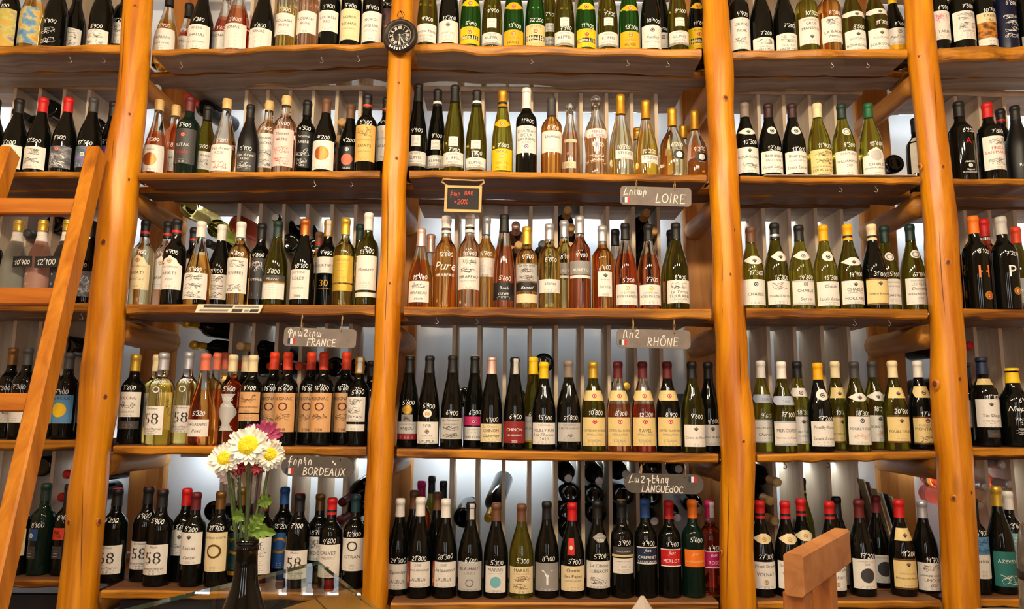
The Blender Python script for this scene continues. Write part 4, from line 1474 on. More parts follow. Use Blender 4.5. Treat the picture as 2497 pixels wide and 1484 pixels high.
bt(1097, 1216, 'bu', 'dk', 'w', [(1370, 1432, 'w', '_2017|~Chateauneuf|_ |LAURUS|-'), (1370, 1432, 'br2', '%#n', {'half': 10, 'yaw': -57})], "28'300", 1357)
bt(1157, 1224, 'bu', 'dk', 'k', [(1370, 1441, 'lg', '_ |^BILA-HAUT|-|_ |&#g|_M.CHAPOUTIER')], "6'600", 1366, strip=True)
bt(1217, 1226, 'bu', 'dk', 'br', [(1380, 1445, 'w', '^MARIUS|_PAR MICHEL CHAPOUTIER|@#aq|-', {'half': 52})], "5'300", 1371)
bt(1273, 1228, 'bu', 'gy', 'br', [(1382, 1447, 'c', '^MARIUS|_PAR MICHEL CHAPOUTIER|%#br|%#br|-')], "5'300", 1367)
bt(1331, 1222, 'bu', 'dk', 'k', [(1372, 1441, 'g', '_ |$Y#w|-#w')], "8'400", 1362)
bt(1391, 1225, 'bu', 'dk', 'r', [(1380, 1441, 'c', 'Chemin|des Papes|_COTES-DU-RHONE|_ |-'), (1313, 1353, 'r', '*#go', {'half': 17, 'yaw': -10})], "5'700", 1369)
bt(1457, 1220, 'bu', 'dk', 'k', [(1368, 1434, 'w', '^~La Ciboise|LUBERON|_ |%|_M.CHAPOUTIER'), (1300, 1323, 'g', '_M.CHAPOUTIER#w|_2018#w', {'half': 50, 'shape': 'dia', 'yaw': 12})], "5'700", 1356)
bt(1512, 1218, 'bd', 'dk', 'k^hg', [(1333, 1351, 'dgy', '_MARCEL MARTIN', {'half': 60}), (1352, 1358, 'ltn'), (1361, 1398, 'w', '_CABERNET SAUVIGNON|-|-', {'half': 60})], "3'900", 1323)
bt(1566, 1216, 'bd', 'dk', 'bl', [(1333, 1375, 'nv', '~Just|_ |CABERNET|SAUVIGNON', {'half': 58, 'border': 'w'})], "4'400", 1324)
bt(1622, 1220, 'bd', 'dk', 'r', [(1338, 1381, 'r', '~Just|_ |MERLOT|_ ', {'half': 58, 'border': 'w'})], "4'400", 1326)
bt(1681, 1218, 'bd', 'dg', 'o', [(1340, 1382, 'o', '~Just|_ |CHARDONNAY|_ ', {'half': 58, 'ink': 'ltn'})], "5'600", 1316)
bt(1733, 1220, 'bd', 'rd', 'mg', [(1343, 1385, 'mg', '~Just|_ |ROSÉ|_ ', {'half': 58, 'border': 'w'})], "4'400", 1336, strip=True)
bt(1005, 1195, 'bu', 'dk', 'br', [(1370, 1432, 'w', '%')], d='b')
bt(1022, 1172, 'bd', 'rs', 'mg', [], d='r')
bt(1047, 1160, 'bu', 'ol', 'k', [], d='r', rs=.85)
bt(1062, 1199, 'bu', 'dk', 'br', [(1375, 1432, 'w', '%')], d='b', rs=.9)
bt(1076, 1172, 'bu', 'ol', 'k', [], d='r', rs=.85)

# right bay
shelf(3, 0)
bt(1777, None, 'bd', 'dk', 'k', [(35, 112, 'w', '%|-')], "5'2", 22, d='m')
bt(1812, None, 'bd', 'dk', 'k', [(42, 119, 'w', '_LE|^GRAND|^NOIR|_ |%#d|-')], "4'900", 33)
bt(1862, None, 'bu', 'dk', 'k+ck', [(90, 124, 'w', '%|_CHATEAU|SAINTE MARIE')], "7'200", 80)
bt(1917, None, 'bu', 'dk', 'k', [(80, 124, 'w', '%|_CHATEAU|SAINTE MARIE')], "7'200", 62)
bt(1967, None, 'bd', 'gy', 'si', [(41, 106, 'w', '_SEIGNEURS|GROS|MANSENG|_ |*|-')], "10'300", 31, fill=.6, rs=1.05)
bt(2015, None, 'bd', 'or', 'si', [(39, 101, 'w', '%|_ |LA BAUME|~Merlot|-')], "8'300", 30, rs=1.05)
bt(2069, None, 'bu', 'ol', 'k', [(72, 124, 'w', '*|_BOUCHARD|_ |BOURGOGNE|-'), (25, 38, 'w', '*', NK)], "8'500", 64)
bt(2122, None, 'bu', 'ol', 'k', [(68, 121, 'w', '*|_BOUCHARD|_ |BOURGOGNE|-'), (18, 32, 'w', '*', NK)], "11'900", 53)
bt(2183, None, 'bu', 'dk', 'y', [(66, 106, 'w', '*#g|~Paul Sartre|_ |_CHARDONNAY'), (106, 119, 'hy', '-')], "8'900", 57)
bt(2222, None, 'bd', 'dk', 'k', [], d='b')
shelf(3, 1)
bt(1822, 253, 'bu', 'dk', 'ta', [(358, 420, 'w', '*|_ |BOURGOGNE|~~|%|-'), (309, 326, 'w', '*', NKD)], "10'300", 345)
bt(1877, 255, 'bu', 'dk', 'db', [(367, 420, 'w', '^~Bourgogne|_PINOT NOIR|_ |~Louis Latour|-'), (304, 325, 'w', '*#k', OV)], "12'600", 360)
bt(1933, 255, 'bu', 'dk', 'db', [(368, 421, 'w', '^~Bourgogne|_CUVEE LATOUR|_ |~Louis Latour|-'), (304, 326, 'w', '*#k', OV)], "13'600", 363)
bt(2000, 254, 'bu', 'gy', 'c', [(363, 424, 'ltn', '%|%|COTEAUX BOURGUIGNONS|LOUIS JADOT|-')], "11'900", 354)
bt(2060, 256, 'bu', 'gy', 'dgr', [(367, 425, 'w', '_SAINT-BRIS|_ |WILLIAM FEVRE|_2017|_ |-'), (308, 327, 'w', '&#g', OV)], "9'300", 352)
bt(2126, 254, 'bu', 'gy', 'gr', [(358, 425, 'w', '@#lg|CHABLIS|JEAN-MARC BROCARD|_ |-', {'shape': 'arch'})], "15'600", 349)
bt(2240, 290, 'bd', 'dk', 'k', [(330, 420, 'w', '-')], d='b')
shelf(3, 2)
bt(1838, 555, 'bu', 'gy', 'br', [(680, 742, 'w', '*#nv|_ |CHABLIS|_ |-'), (622, 643, 'w', '*', NKD)], "17'300", 664)
bt(1900, 545, 'bu', 'ol', 'k+si', [(683, 741, 'w', '%#bu|_ |CHABLIS 1er CRU|_ |-'), (610, 636, 'w', '*', {'half': 60, 'shape': 'dia', 'yaw': 10})], "16'300", 676)
bt(1953, 550, 'bu', 'gy', 'k', [(682, 742, 'w', '*#g|^CHABLIS|_ |Servin|-', {'border': 'lg'}), (609, 632, 'w', '*#g', NKD)], "19'800", 675)
bt(2008, 550, 'bu', 'gy', 'hy', [(685, 744, 'w', '^~Chablis|_ |_ |~Louis Latour|-'), (609, 636, 'w', '*#k', OV)], "15'300", 676)
bt(2063, 548, 'bu', 'ol', 'hy+k', [(683, 740, 'w', '*|CHABLIS|_GRAND CRU|_ |MOILLARD|-'), (626, 646, 'w', '*', NKD)], "14'900", 668)
bt(2125, 548, 'bu', 'dk', 'c+k', [(677, 742, 'ltn', '*|_ |CHABLIS BLANCHOT|_ |-', {'border': 'bz'})], "31'000", 667)
bt(2167, 552, 'bu', 'ol', 'dgr', [(679, 741, 'w', '_CHABLIS PREMIER|_FOURCHAUME|_ |WILLIAM FEVRE|-'), (612, 634, 'w', '&#g', OV)], "35'100", 668, d='m')
bt(2231, 548, 'bu', 'ol', 'dgr', [(677, 741, 'w', '_CHABLIS GRAND CRU|_LES CLOS|~Domaine|WILLIAM FEVRE|_2018|-'), (606, 628, 'w', '&#g', OV)], "67'800", 668)
shelf(3, 3)
bt(1862, 880, 'bu', 'gy', 'w', [(1022, 1079, 'w', '_ |MACON-VILLAGES|~Chartron|-', {'border': 'bg'}), (961, 981, 'bg', '_2018', NK)], "9'600", 1013, d='m')
bt(1913, 882, 'bu', 'ol', 'w', [(1027, 1086, 'w', '_ |^MERCUREY|~Chartron et Trebuchet|-', {'border': 'bg'}), (965, 987, 'bg', '_2018', NK)], "17'100", 1010)
bt(1952, 882, 'bu', 'gy', 'k', [(1015, 1081, 'w', '*|_ |POUILLY-FUISSE|-|-'), (945, 966, 'w', '*#bu', NK)], "18'300", 1005, d='m')
bt(2003, 885, 'bu', 'dk', 'hy', [(1027, 1088, 'w', '^~Pouilly-Fuisse|_ |~Louis Latour|-'), (947, 976, 'w', '*#k', OV)], "17'200", 1020)
bt(2046, 881, 'bu', 'ol', 'c', [(1013, 1079, 'ltn', '*|_ |MACON-VILLAGES|-', {'border': 'bz'}), (944, 970, 'ltn', '*', {'half': 60})], "10'800", 1005, d='m')
bt(2093, 882, 'bu', 'ol', 'dgy', [(1015, 1084, 'w', '*#nv|_ |POUILLY-FUISSE|%#n|-'), (957, 978, 'w', '*', NKD)], "18'300", 1007)
bt(2138, 880, 'bu', 'ol', 'dgy', [(1012, 1076, 'w', '*#nv|_ |POUILLY-FUISSE|%#n|-'), (954, 976, 'w', '*', NKD)], "18'300", 997, d='m')
bt(2188, 880, 'bu', 'ol', 'c', [(1012, 1079, 'ltn', '*|_ |POUILLY-FUISSE|_ |-', {'border': 'bz'}), (944, 970, 'ltn', '*', {'half': 60})], "20'900", 1002)
bt(2251, 880, 'bu', 'dk', 'w', [(1015, 1083, 'ltn', '*#bu|_PREMIER CRU|MONTAGNY|_ |%', {'border': 'bz'}), (941, 969, 'ltn', '*#bu', {'half': 75, 'shape': 'shield'})], "17'600", 1008)
shelf(3, 4)
JD = lambda a, c_, n0, n1: [(a, c_, 'w', '^~Joseph Drouhin|_ |VOLNAY|_ |*#go|-'), (n0, n1, 'c', '*#go', NKD)]
bt(1868, 1220, 'bu', 'dk', 'r+k', JD(1370, 1436, 1302, 1326), "27'300", 1357)
bt(1915, 1221, 'bu', 'dk', 'r+k', JD(1368, 1436, 1302, 1327), "26'400", 1356)
bt(1962, 1215, 'bu', 'dk', 'r+k', JD(1370, 1432, 1293, 1319), None, None, d='m')
bt(1966, 1165, 'bu', 'ol', 'k+y', [], d='r')
bt(2032, 1222, 'bu', 'dk', 'r+k', JD(1380, 1440, 1310, 1330), None, None)
bt(2050, 1210, 'bu', 'dk', 'k', [(1370, 1425, 'w', '-')], d='b')
bt(2105, 1218, 'bu', 'dk', 'bu', [(1363, 1436, 'w', "_BOURGOGNE COTE D'OR|_2019|@#dgy|-")], "17'200", 1355)
bt(2148, 1208, 'bu', 'dk', 'bu', [(1353, 1421, 'w', "_BOURGOGNE COTE D'OR|@#dgy|-")], None, None, d='b')
bt(2204, 1218, 'bu', 'dk', 'r', [(1363, 1437, 'ltn', '*|_ |_COMBE AUX JACQUES|BEAUJOLAIS-VILLAGES|_ |-', {'border': 'bz'}), (1289, 1319, 'ltn', '*', {'half': 60})], "11'200", 1350)
bt(2262, 1220, 'bu', 'dk', 'si', [(1372, 1440, 'w', '%#br|DOMAINE LES CATS|LIMOUX|~2017|-')], "14'700", 1365)

# far-right bay
shelf(4, 0)
bt(2284, None, 'bd', 'dk', 'k', [(25, 95, 'w', '%#pi|_ |TARIRI|-')], "6'900", 17)
bt(2333, None, 'bd', 'dk', 'k', [(25, 94, 'w', '%#d|%#d|_ARMENIA|-|-')], "7'800", 14, rs=1.15)
bt(2386, None, 'bd', 'dk', 'w', [(29, 52, 'c', '^TARIRI|HILL'), (52, 91, 'ar3'), (91, 109, 'w', '-')], "10'700", 23)
bt(2430, None, 'bd', 'nb', 'nv', [(30, 93, '-', '%#w|%#w|%#w|%#w')], "5'800", 6)
bt(2484, None, 'bd', 'dk', 'r', [(83, 106, 'g', '_VINO'), (35, 50, '-', '*#w'), (50, 62, '-', '~Rippa#w')], "9'900", 20)
shelf(4, 1)
bt(2350, 250, 'bd', 'dk', 'k^r', [(330, 352, '-', '$A#r'), (388, 422, '-', '_ABIENTE#w|*#w|_Mapped#w|-#w')], "6'200", 316, rs=1.1)
bt(2420, 253, 'bd', 'dk', 'r', [(330, 412, 'w', '%|FINCA#r|SAN MARTIN#r|_ |%|-')], "7'800", 318, rs=1.1)
bt(2452, 268, 'bd', 'dk', 'k+r', [(344, 425, 'lg', '%|~ech|-')], d='m')
bt(2488, 260, 'bu', 'bk', 'k^r', [(390, 412, '-', '^RAMOS#w|_TINTO#w')])
shelf(4, 2)
bt(2326, 545, 'bd', 'dk', 'y', [(635, 680, '-', '$B#y'), (708, 730, 'go', '*#r', OV)], "7'10", 617)
bt(2378, 528, 'bd', 'dk', 'o^k', [(635, 682, '-', '$H#o'), (708, 730, 'go', '*#r', {'shape': 'oval', 'yaw': 16})], "8'100", 611, rs=1.1)
bt(2415, 535, 'bd', 'rd', 'r^k', [(640, 686, '-', '$R#w'), (709, 730, 'go', '*#r', {'shape': 'oval', 'yaw': 16})], "6'400", 622, d='m', rs=1.1)
bt(2458, 530, 'bd', 'dk', 'lg^dgr', [(636, 680, '-', '$P#w'), (698, 718, 'go', '*#r', {'shape': 'oval', 'yaw': 16})], "7'200", 617, rs=1.1)
bt(2492, 555, 'bu', 'ol', 'ro', [(677, 737, 'g', '_ |~Prosecco#w|-#w')], "5'8", 670, d='m')
shelf(4, 3)
bt(2368, 885, 'po', 'dk', 'nv', [(975, 1042, 'w', '*|~Jarbe|-')], "9'08", 967, d='m')
bt(2410, 872, 'po', 'dk', 'nv', [(973, 1041, 'w', '*#d|_ |^~Tio Diego|_AMONTILLADO|-', {'yaw': -6}), (1048, 1066, 'dgy', '-#go', {'half': 30}), (922, 937, 'ltn', '-', {'half': 80})], "11'300", 967, rs=1.04)
bt(2483, 898, 'po', 'dk', 'y', [(985, 1005, '-', '$~Niepoort#w'), (1015, 1037, '-', '^VINTAGE#w|^2005#w'), (1040, 1060, '-', '-#w|-#w')], "6'970", 975, rs=1.2)
shelf(4, 4)
bt(2393, 1215, 'bd', 'dk', 'k', [(1309, 1353, 'sk', '%#nv|%#nv'), (1353, 1411, 'w', '^arista|_ |-|-')], "6'900", 1300)
bt(2443, 1185, 'bu', 'dk', 'hg', [(1345, 1431, 'te', '_ |^AZEVEDO|_ |_ |%')], None, None)
bt(2476, 1197, 'bd', 'dk', 'w', [(1300, 1384, 'aq', '%#w|^EVITA|_ |-', {'ink': 'nv'}), (1384, 1402, 'w')], "3'600", 1282, d='m')

place_bottles()
name_bottles()
for s in BOTTLES:
    o = build_bottle(s)
    tag(o, s['text'], 'bottle', s['group'])

# ------------------------------------------------------------------ pendant lamps above and behind the photographer
BULB = plain('warm_bulb_glass', (255, 236, 200), 0.4, emit=PENDANT_COL, strength=PENDANT_POWER * 20)
for i, (lx, ly) in enumerate(((-1.3, 0.5), (-0.45, 0.45), (0.4, 0.45), (1.2, 0.5))):
    root = empty('pendant_lamp', (lx, ly, 2.72))
    mb = MB(); mb.tube([(0, 0, 0.08), (0, 0, ZC - 2.72 - 0.02)], 0.006, BLACKMETAL, 8); mb.build('cord', root)
    mb = MB(); mb.lathe([(0, ZC - 2.72 - 0.03), (0.06, ZC - 2.72 - 0.028), (0.06, ZC - 2.72), (0, ZC - 2.72)], BLACKMETAL, 20); mb.build('ceiling_rose', root)
    mb = MB(); mb.lathe([(0, 0.05), (0.2, 0.05), (0.2, 0.075), (0, 0.08)], BLACKMETAL, 24); mb.build('plate', root)
    for k in range(6):
        a = 2 * math.pi * k / 6 + 0.3
        mb = MB()
        mb.lathe([(0, -0.032), (0.016, -0.028), (0.028, -0.012), (0.030, 0.0), (0.027, 0.014), (0.016, 0.03), (0.012, 0.05)], BULB, 12)
        mb.build('bulb', root, (0.14 * math.cos(a), 0.14 * math.sin(a), 0))
    tag(root, 'black six-bulb pendant lamp, %s from left, hanging behind the camera' % ORDW[i], 'lamp', 'pendant lamps over the shop floor')


# ------------------------------------------------------------------ bottles lying in the racks
def lying(px, py, mode, glass, cap, shape='bd', dx=0.0, dz=0.0, y=None, h=0.295, rs=0.98, where=''):
    if y is None:
        y = RACK_Y0 + 0.02 if mode == 'b' else RACK_Y0 - 0.012
    p = at_y(px, py, y)
    d = Vector((dx, -1.0, dz)).normalized() if mode == 'n' else Vector((dx, 1.0, dz)).normalized()
    base = p - d * h if mode == 'n' else p
    P = Prof(shape, h, rs)
    root = empty('lying_bottle', base)
    root.rotation_mode = 'QUATERNION'
    root.rotation_quaternion = d.to_track_quat('Z', 'Y')
    lathe_bottle(P, glass, 0.85).build('glass_body', root)
    if cap:
        cap_mesh(P, cap, 0.19).build('capsule', root)
    return root


LIE = [  # bay, row, px, py, mode, glass, cap, dx, dz
    (0, 1, 118, 263, 'b', 'dk', 'k', 0.1, 0.0), (0, 1, 36, 271, 'n', 'dk', 'k', -0.2, 0.05), (0, 1, 232, 308, 'b', 'dk', 'k', 0, 0),
    (1, 1, 455, 236, 'n', 'dk', 'ro', -0.25, 0.0), (1, 1, 833, 296, 'n', 'dk', 'cork', -0.15, 0.1), (1, 1, 826, 338, 'n', 'dk', 'cork', 0.0, 0.0),
    (0, 2, 63, 568, 'n', 'dk', 'dgy', -0.2, 0.0), (0, 2, 132, 545, 'b', 'dk', 'k', 0.0, 0.0),
    (1, 2, 458, 507, 'b', 'ye', 'k', 0.12, 0.0), (1, 2, 527, 556, 'b', 'gy', 'k', 0.05, 0.0), (1, 2, 578, 546, 'b', 'rd', 'k', 0.2, 0.0), (1, 2, 505, 592, 'n', 'dk', 'k', -0.25, 0.05),
    (1, 2, 640, 640, 'b', 'dk', 'k', 0.0, 0.0), (1, 2, 671, 529, 'n', 'dk', 'k^w', -0.15, 0.15), (1, 2, 706, 591, 'b', 'dk', 'k', 0, 0), (1, 2, 726, 540, 'n', 'dk', 'k^w', -0.1, 0.1), (1, 2, 766, 603, 'b', 'dk', 'k', 0, 0),
    (2, 2, 1258, 547, 'n', 'rs', 'pr', 0.0, 0.25), (2, 2, 1265, 596, 'n', 'dk', 'cork', 0.0, 0.15), (2, 2, 1323, 594, 'n', 'dk', 'dgy', -0.05, 0.15),
    (2, 2, 1385, 510, 'n', 'dk', 'cork', 0.05, 0.22), (2, 2, 1393, 552, 'n', 'dk', 'cork', 0.03, 0.22), (2, 2, 1390, 598, 'n', 'dk', 'cork', 0.03, 0.15),
    (2, 2, 1577, 517, 'n', 'dk', 'cork', 0.05, 0.2), (2, 2, 1596, 560, 'n', 'dk', 'cork', 0.12, 0.2), (2, 2, 1585, 604, 'n', 'dk', 'cork', 0.0, 0.15), (2, 2, 1598, 645, 'n', 'dk', 'cork', 0.1, 0.1),
    (3, 1, 2183, 398, 'b', 'dk', 'k', 0, 0),
    (0, 3, 164, 842, 'b', 'dk', 'k', 0.15, 0.0),
    (1, 3, 449, 787, 'n', 'dk', 'hg', -0.6, 0.05), (1, 3, 468, 840, 'n', 'dk', 'hg', -0.5, 0.05), (1, 3, 583, 843, 'n', 'dk', 'ck', -0.55, 0.03),
    (1, 3, 586, 890, 'n', 'dk', 'ro', -0.3, 0.0), (1, 3, 658, 892, 'n', 'dk', 'ro', -0.2, 0.0), (1, 3, 727, 892, 'n', 'dk', 'ro', -0.15, 0.0), (1, 3, 817, 894, 'b', 'dk', 'k', 0.0, 0.0), (1, 3, 872, 896, 'b', 'dk', 'k', 0.0, 0.0),
    (2, 3, 1326, 884, 'b', 'dg', 'k', 0, 0), (2, 3, 1323, 937, 'n', 'dk', 'o', 0.05, 0.0), (2, 3, 1528, 941, 'n', 'dk', 'hg', 0.15, 0.08), (2, 3, 1135, 968, 'b', 'dk', 'k', 0, 0), (2, 3, 1258, 968, 'b', 'dk', 'k', 0, 0),
    (4, 3, 2368, 842, 'n', 'dk', 'r', 0.25, 0.0), (4, 3, 2366, 940, 'n', 'dk', 'r', 0.2, 0.0),
    (0, 4, 100, 1137, 'b', 'dk', 'k', 0, 0), (0, 4, 160, 1156, 'n', 'dk', 'r', -0.25, 0.0), (0, 4, 148, 1212, 'n', 'dk', 'r', -0.15, 0.0),
    (1, 4, 832, 1226, 'n', 'dk', 'bu', -0.45, -0.35), (1, 4, 826, 1270, 'n', 'dk', 'bu', -0.4, -0.3), (1, 4, 520, 1246, 'b', 'dk', 'k', 0.1, 0), (1, 4, 577, 1246, 'b', 'dk', 'k', 0.1, 0),
    (2, 4, 1190, 1265, 'n', 'dk', 'hg', -0.2, -0.45), (2, 4, 1130, 1262, 'b', 'dk', 'k', 0.05, 0.1),
    (2, 4, 1386, 1166, 'n', 'dk', 'k^lg', 0.02, -0.12), (2, 4, 1391, 1203, 'b', 'dk', 'k', 0, 0), (2, 4, 1384, 1247, 'b', 'dk', 'k', 0, 0), (2, 4, 1387, 1292, 'b', 'dk', 'k', 0, 0),
    (2, 4, 1461, 1172, 'n', 'dk', 'k^lg', 0.06, -0.15), (2, 4, 1449, 1208, 'b', 'dk', 'k', 0, 0), (2, 4, 1454, 1252, 'b', 'dk', 'k', 0, 0),
    (2, 4, 1526, 1156, 'n', 'dk', 'k^lg', 0.12, -0.06), (2, 4, 1521, 1207, 'b', 'dk', 'k', 0, 0), (2, 4, 1523, 1275, 'n', 'dk', 'k^lg', 0.1, -0.1),
    (2, 4, 1588, 1136, 'b', 'dk', 'k', 0, 0), (2, 4, 1588, 1208, 'b', 'dk', 'k', 0, 0), (2, 4, 1596, 1270, 'n', 'dk', 'k^lg', 0.1, -0.05),
    (2, 4, 1655, 1143, 'n', 'dk', 'k^lg', -0.1, 0.0), (2, 4, 1652, 1262, 'n', 'dk', 'k^lg', 0.05, -0.05), (2, 4, 1708, 1244, 'n', 'dk', 'k^lg', 0.0, -0.1),
    (3, 4, 1898, 1176, 'n', 'dk', 'ck', 0.25, -0.15), (3, 4, 1880, 1222, 'n', 'dk', 'ck', 0.2, -0.15), (3, 4, 1892, 1271, 'n', 'dk', 'ck', 0.25, -0.15),
    (4, 4, 2446, 1134, 'n', 'or', 'si', 0.36, -0.08), (4, 4, 2462, 1181, 'n', 'rd', 'si', 0.34, -0.1), (4, 4, 2403, 1186, 'n', 'or', 'si', 0.16, -0.05), (4, 4, 2390, 1232, 'n', 'rd', 'si', 0.1, -0.05),
]
CNT = {}
for bay, row, px, py, mode, gl, cp, dx, dz in sorted(LIE, key=lambda t: (t[0], t[1], t[2])):
    CNT[(bay, row)] = CNT.get((bay, row), 0) + 1
    o = lying(px, py, mode, gl, cp, dx=dx, dz=dz)
    end = 'neck out, %s tip' % COLS[cp.split('^')[0]][1] if mode == 'n' else 'round base out'
    tag(o, '%s bottle lying %s, %s from left, %s %s-row rack' % (GLASS[gl][3], end, ORDW[CNT[(bay, row)] - 1], BAYS[bay].replace(' ', '-'), ROWS[row]), 'bottle', 'bottles lying in the divider racks')


# ------------------------------------------------------------------ flat things facing the viewer: signs, clock
def facing(name, loc, tilt=0.0, yaw=0.0):
    """Empty whose local x is right, local y is up and local z points at the viewer"""
    o = empty(name, loc)
    o.rotation_mode = 'QUATERNION'
    o.rotation_quaternion = (Matrix.Rotation(yaw, 3, 'Z') @ Matrix.Rotation(math.pi / 2, 3, 'X') @ Matrix.Rotation(tilt, 3, 'Z')).to_quaternion()
    return o


def flat_quads(mb, quads, z, mat):
    vs, fs = [], []
    for q in quads:
        o = len(vs)
        vs += [(u, v, z + (o // 4 % 9) * 0.00003) for u, v in q]
        fs.append((o, o + 1, o + 2, o + 3))
    mb.add(vs, fs, mat)


def rounded(w, h, r, n=6):
    pts = []
    for cx, cy, a0 in ((w / 2 - r, h / 2 - r, 0), (-w / 2 + r, h / 2 - r, 90), (-w / 2 + r, -h / 2 + r, 180), (w / 2 - r, -h / 2 + r, 270)):
        for i in range(n + 1):
            a = math.radians(a0 + 90 * i / n)
            pts.append((cx + r * math.cos(a), cy + r * math.sin(a)))
    return pts


def slab(mb, pts, z0, z1, mat):
    n = len(pts)
    mb.add([(x, y, z0) for x, y in pts] + [(x, y, z1) for x, y in pts],
           [tuple(reversed(range(n))), tuple(range(n, 2 * n))] + [(i, (i + 1) % n, n + (i + 1) % n, n + i) for i in range(n)], mat)


SIGN_Y = D - 0.016
PXM = 1.0
CHALK = plain('white_chalk', (232, 226, 216), 0.95)


def put(quads, x, y, w, maxw):
    k = min(1.0, maxw / w)
    return [[(x + u * k, y + v * k) for u, v in q] for q in quads]


def slate_sign(c0, c1, tilt, rad, mat, arm, lat, hooks, flag, label, shelfkey, twine=True, arrow=False):
    """c0, c1: pixel corners of the sign; arm/lat: (sequence, px x, px y baseline, px height, px max width)"""
    A, B = at_y(c0[0], c0[1], SIGN_Y), at_y(c1[0], c1[1], SIGN_Y)
    w, h = B.x - A.x, A.z - B.z
    ctr = (A + B) / 2
    k = w / (c1[0] - c0[0])
    mx, my = (c0[0] + c1[0]) / 2, (c0[1] + c1[1]) / 2
    root = facing('hanging_sign', (ctr.x, SIGN_Y, ctr.z), tilt)
    h *= 0.9
    mb = MB(); slab(mb, rounded(w, h, min(rad * k, h * .49)), -0.003, 0.003, mat); board = mb.build('slate_board', root)
    mb = MB()
    for seq, px, py, ph, pw in (arm, lat):
        q, ww = stroke_ribbons(seq, ph * k, 0.0027, 0.1, 0.05, random.Random(len(seq) * 5 + int(px)))
        flat_quads(mb, put(q, (px - mx) * k, -(py - my) * k, ww, pw * k), 0.0032, CHALK)
    if arrow:
        q = []
        for (ax, ay, bx, by) in ((.046, .02, .058, .008), (.046, .02, .052, .02), (.046, .02, .047, .013), (.058, .008, .052, .009), (.058, .008, .057, .015)):
            L = math.hypot(bx - ax, by - ay); nx, ny = -(by - ay) / L * .0012, (bx - ax) / L * .0012
            q.append([(ax - nx, ay - ny), (bx - nx, by - ny), (bx + nx, by + ny), (ax + nx, ay + ny)])
        flat_quads(mb, q, 0.0032, CHALK)
    mb.build('chalk_lettering', board)
    fx, fy = (flag[0] - mx) * k, -(flag[1] - my) * k
    mb = MB()
    for i, cc in enumerate(('nv', 'w', 'r')):
        flat_quads(mb, [[(fx + i * .0085, fy), (fx + .0085 + i * .0085, fy), (fx + .0085 + i * .0085, fy + .018), (fx + i * .0085, fy + .018)]], 0.0033, cmat(cc))
    mb.build('flag_sticker', board)
    zsh = SH[shelfkey][2](ctr.x) - THICK[shelfkey[1]] - 0.004
    for hx, hy in hooks:
        lx, ly = (hx - mx) * k, -(hy - my) * k
        top = zsh - ctr.z
        mb = MB()
        m_ = TWINE if twine else BLACKMETAL
        rr = 0.0014 if twine else 0.001
        mb.tube([(lx, ly - .004, 0.004), (lx + .002, (ly + top) / 2, 0.006), (lx, top - 0.004, 0.003), (lx - .002, (ly + top) / 2, -0.004), (lx, ly - 0.004, -0.004)], rr, m_, 6)
        mb.tube([(lx - .003, top - .012, 0), (lx, top - .016, 0), (lx + .003, top - .011, 0), (lx, top, 0)], 0.001, STEEL, 6)
        mb.build('twine_loop' if twine else 'wire_hook', root)
        mb = MB(); flat_quads(mb, disc_quads(0, .0022, .0022, 8), 0.0033, BLACKMETAL)
        for i in range(len(mb.v)):
            mb.v[i] = (mb.v[i][0] + lx, mb.v[i][1] + ly - .004, mb.v[i][2])
        mb.build('hole', board)
    tag(root, label, 'sign', 'hanging region signs')


slate_sign((1512, 453), (1686, 505), math.radians(-1.6), 9, SLATE, (['a6', 'a4', 'a5', 'a2', 'a3'], 1520, 477, 18, 80), (list('LOIRE'), 1598, 495, 22, 74), [(1551, 458), (1645, 460)], (1517, 497), 'grey slate sign reading LOIRE hanging under the second middle shelf', (2, 1))
slate_sign((694, 797), (868, 849), math.radians(-1.4), 9, SLATE, (['b1', 'a3', 'a2', 'a7', 'a5', 'a3', 'a2'], 703, 821, 17, 102), (list('FRANCE'), 750, 843, 16, 96), [(734, 803), (831, 803)], (704, 840), 'grey slate sign reading FRANCE hanging in the left bay', (1, 2))
slate_sign((1504, 800), (1684, 852), math.radians(-1.0), 10, SLATE, (['b2', 'a4', 'a7'], 1519, 825, 20, 54), (list('RHÔNE'), 1578, 843, 20, 86), [(1543, 806), (1644, 808)], (1509, 843), 'grey slate sign reading RHÔNE above the red-capped bottles', (2, 2))
slate_sign((688, 1109), (862, 1166), math.radians(-1.6), 27, SLATED, (['a1', 'a4', 'a3', 'b4', 'a4'], 704, 1134, 19, 76), (list('BORDEAUX'), 740, 1157, 17, 112), [(726, 1116), (828, 1118)], (699, 1156), 'dark slate oval sign reading BORDEAUX behind the flowers', (1, 3), False, True)
slate_sign((1522, 1151), (1716, 1206), math.radians(-0.8), 26, SLATED, (['a6', 'a2', 'a7', 'a8', 'a9', 'b4', 'a4', 'b3'], 1533, 1177, 18, 124), (list('LANGUEdOC'), 1564, 1199, 15, 122), [(1563, 1157), (1671, 1159)], (1679, 1174), 'dark slate oval sign reading LANGUEDOC above the bottom shelf', (2, 3))

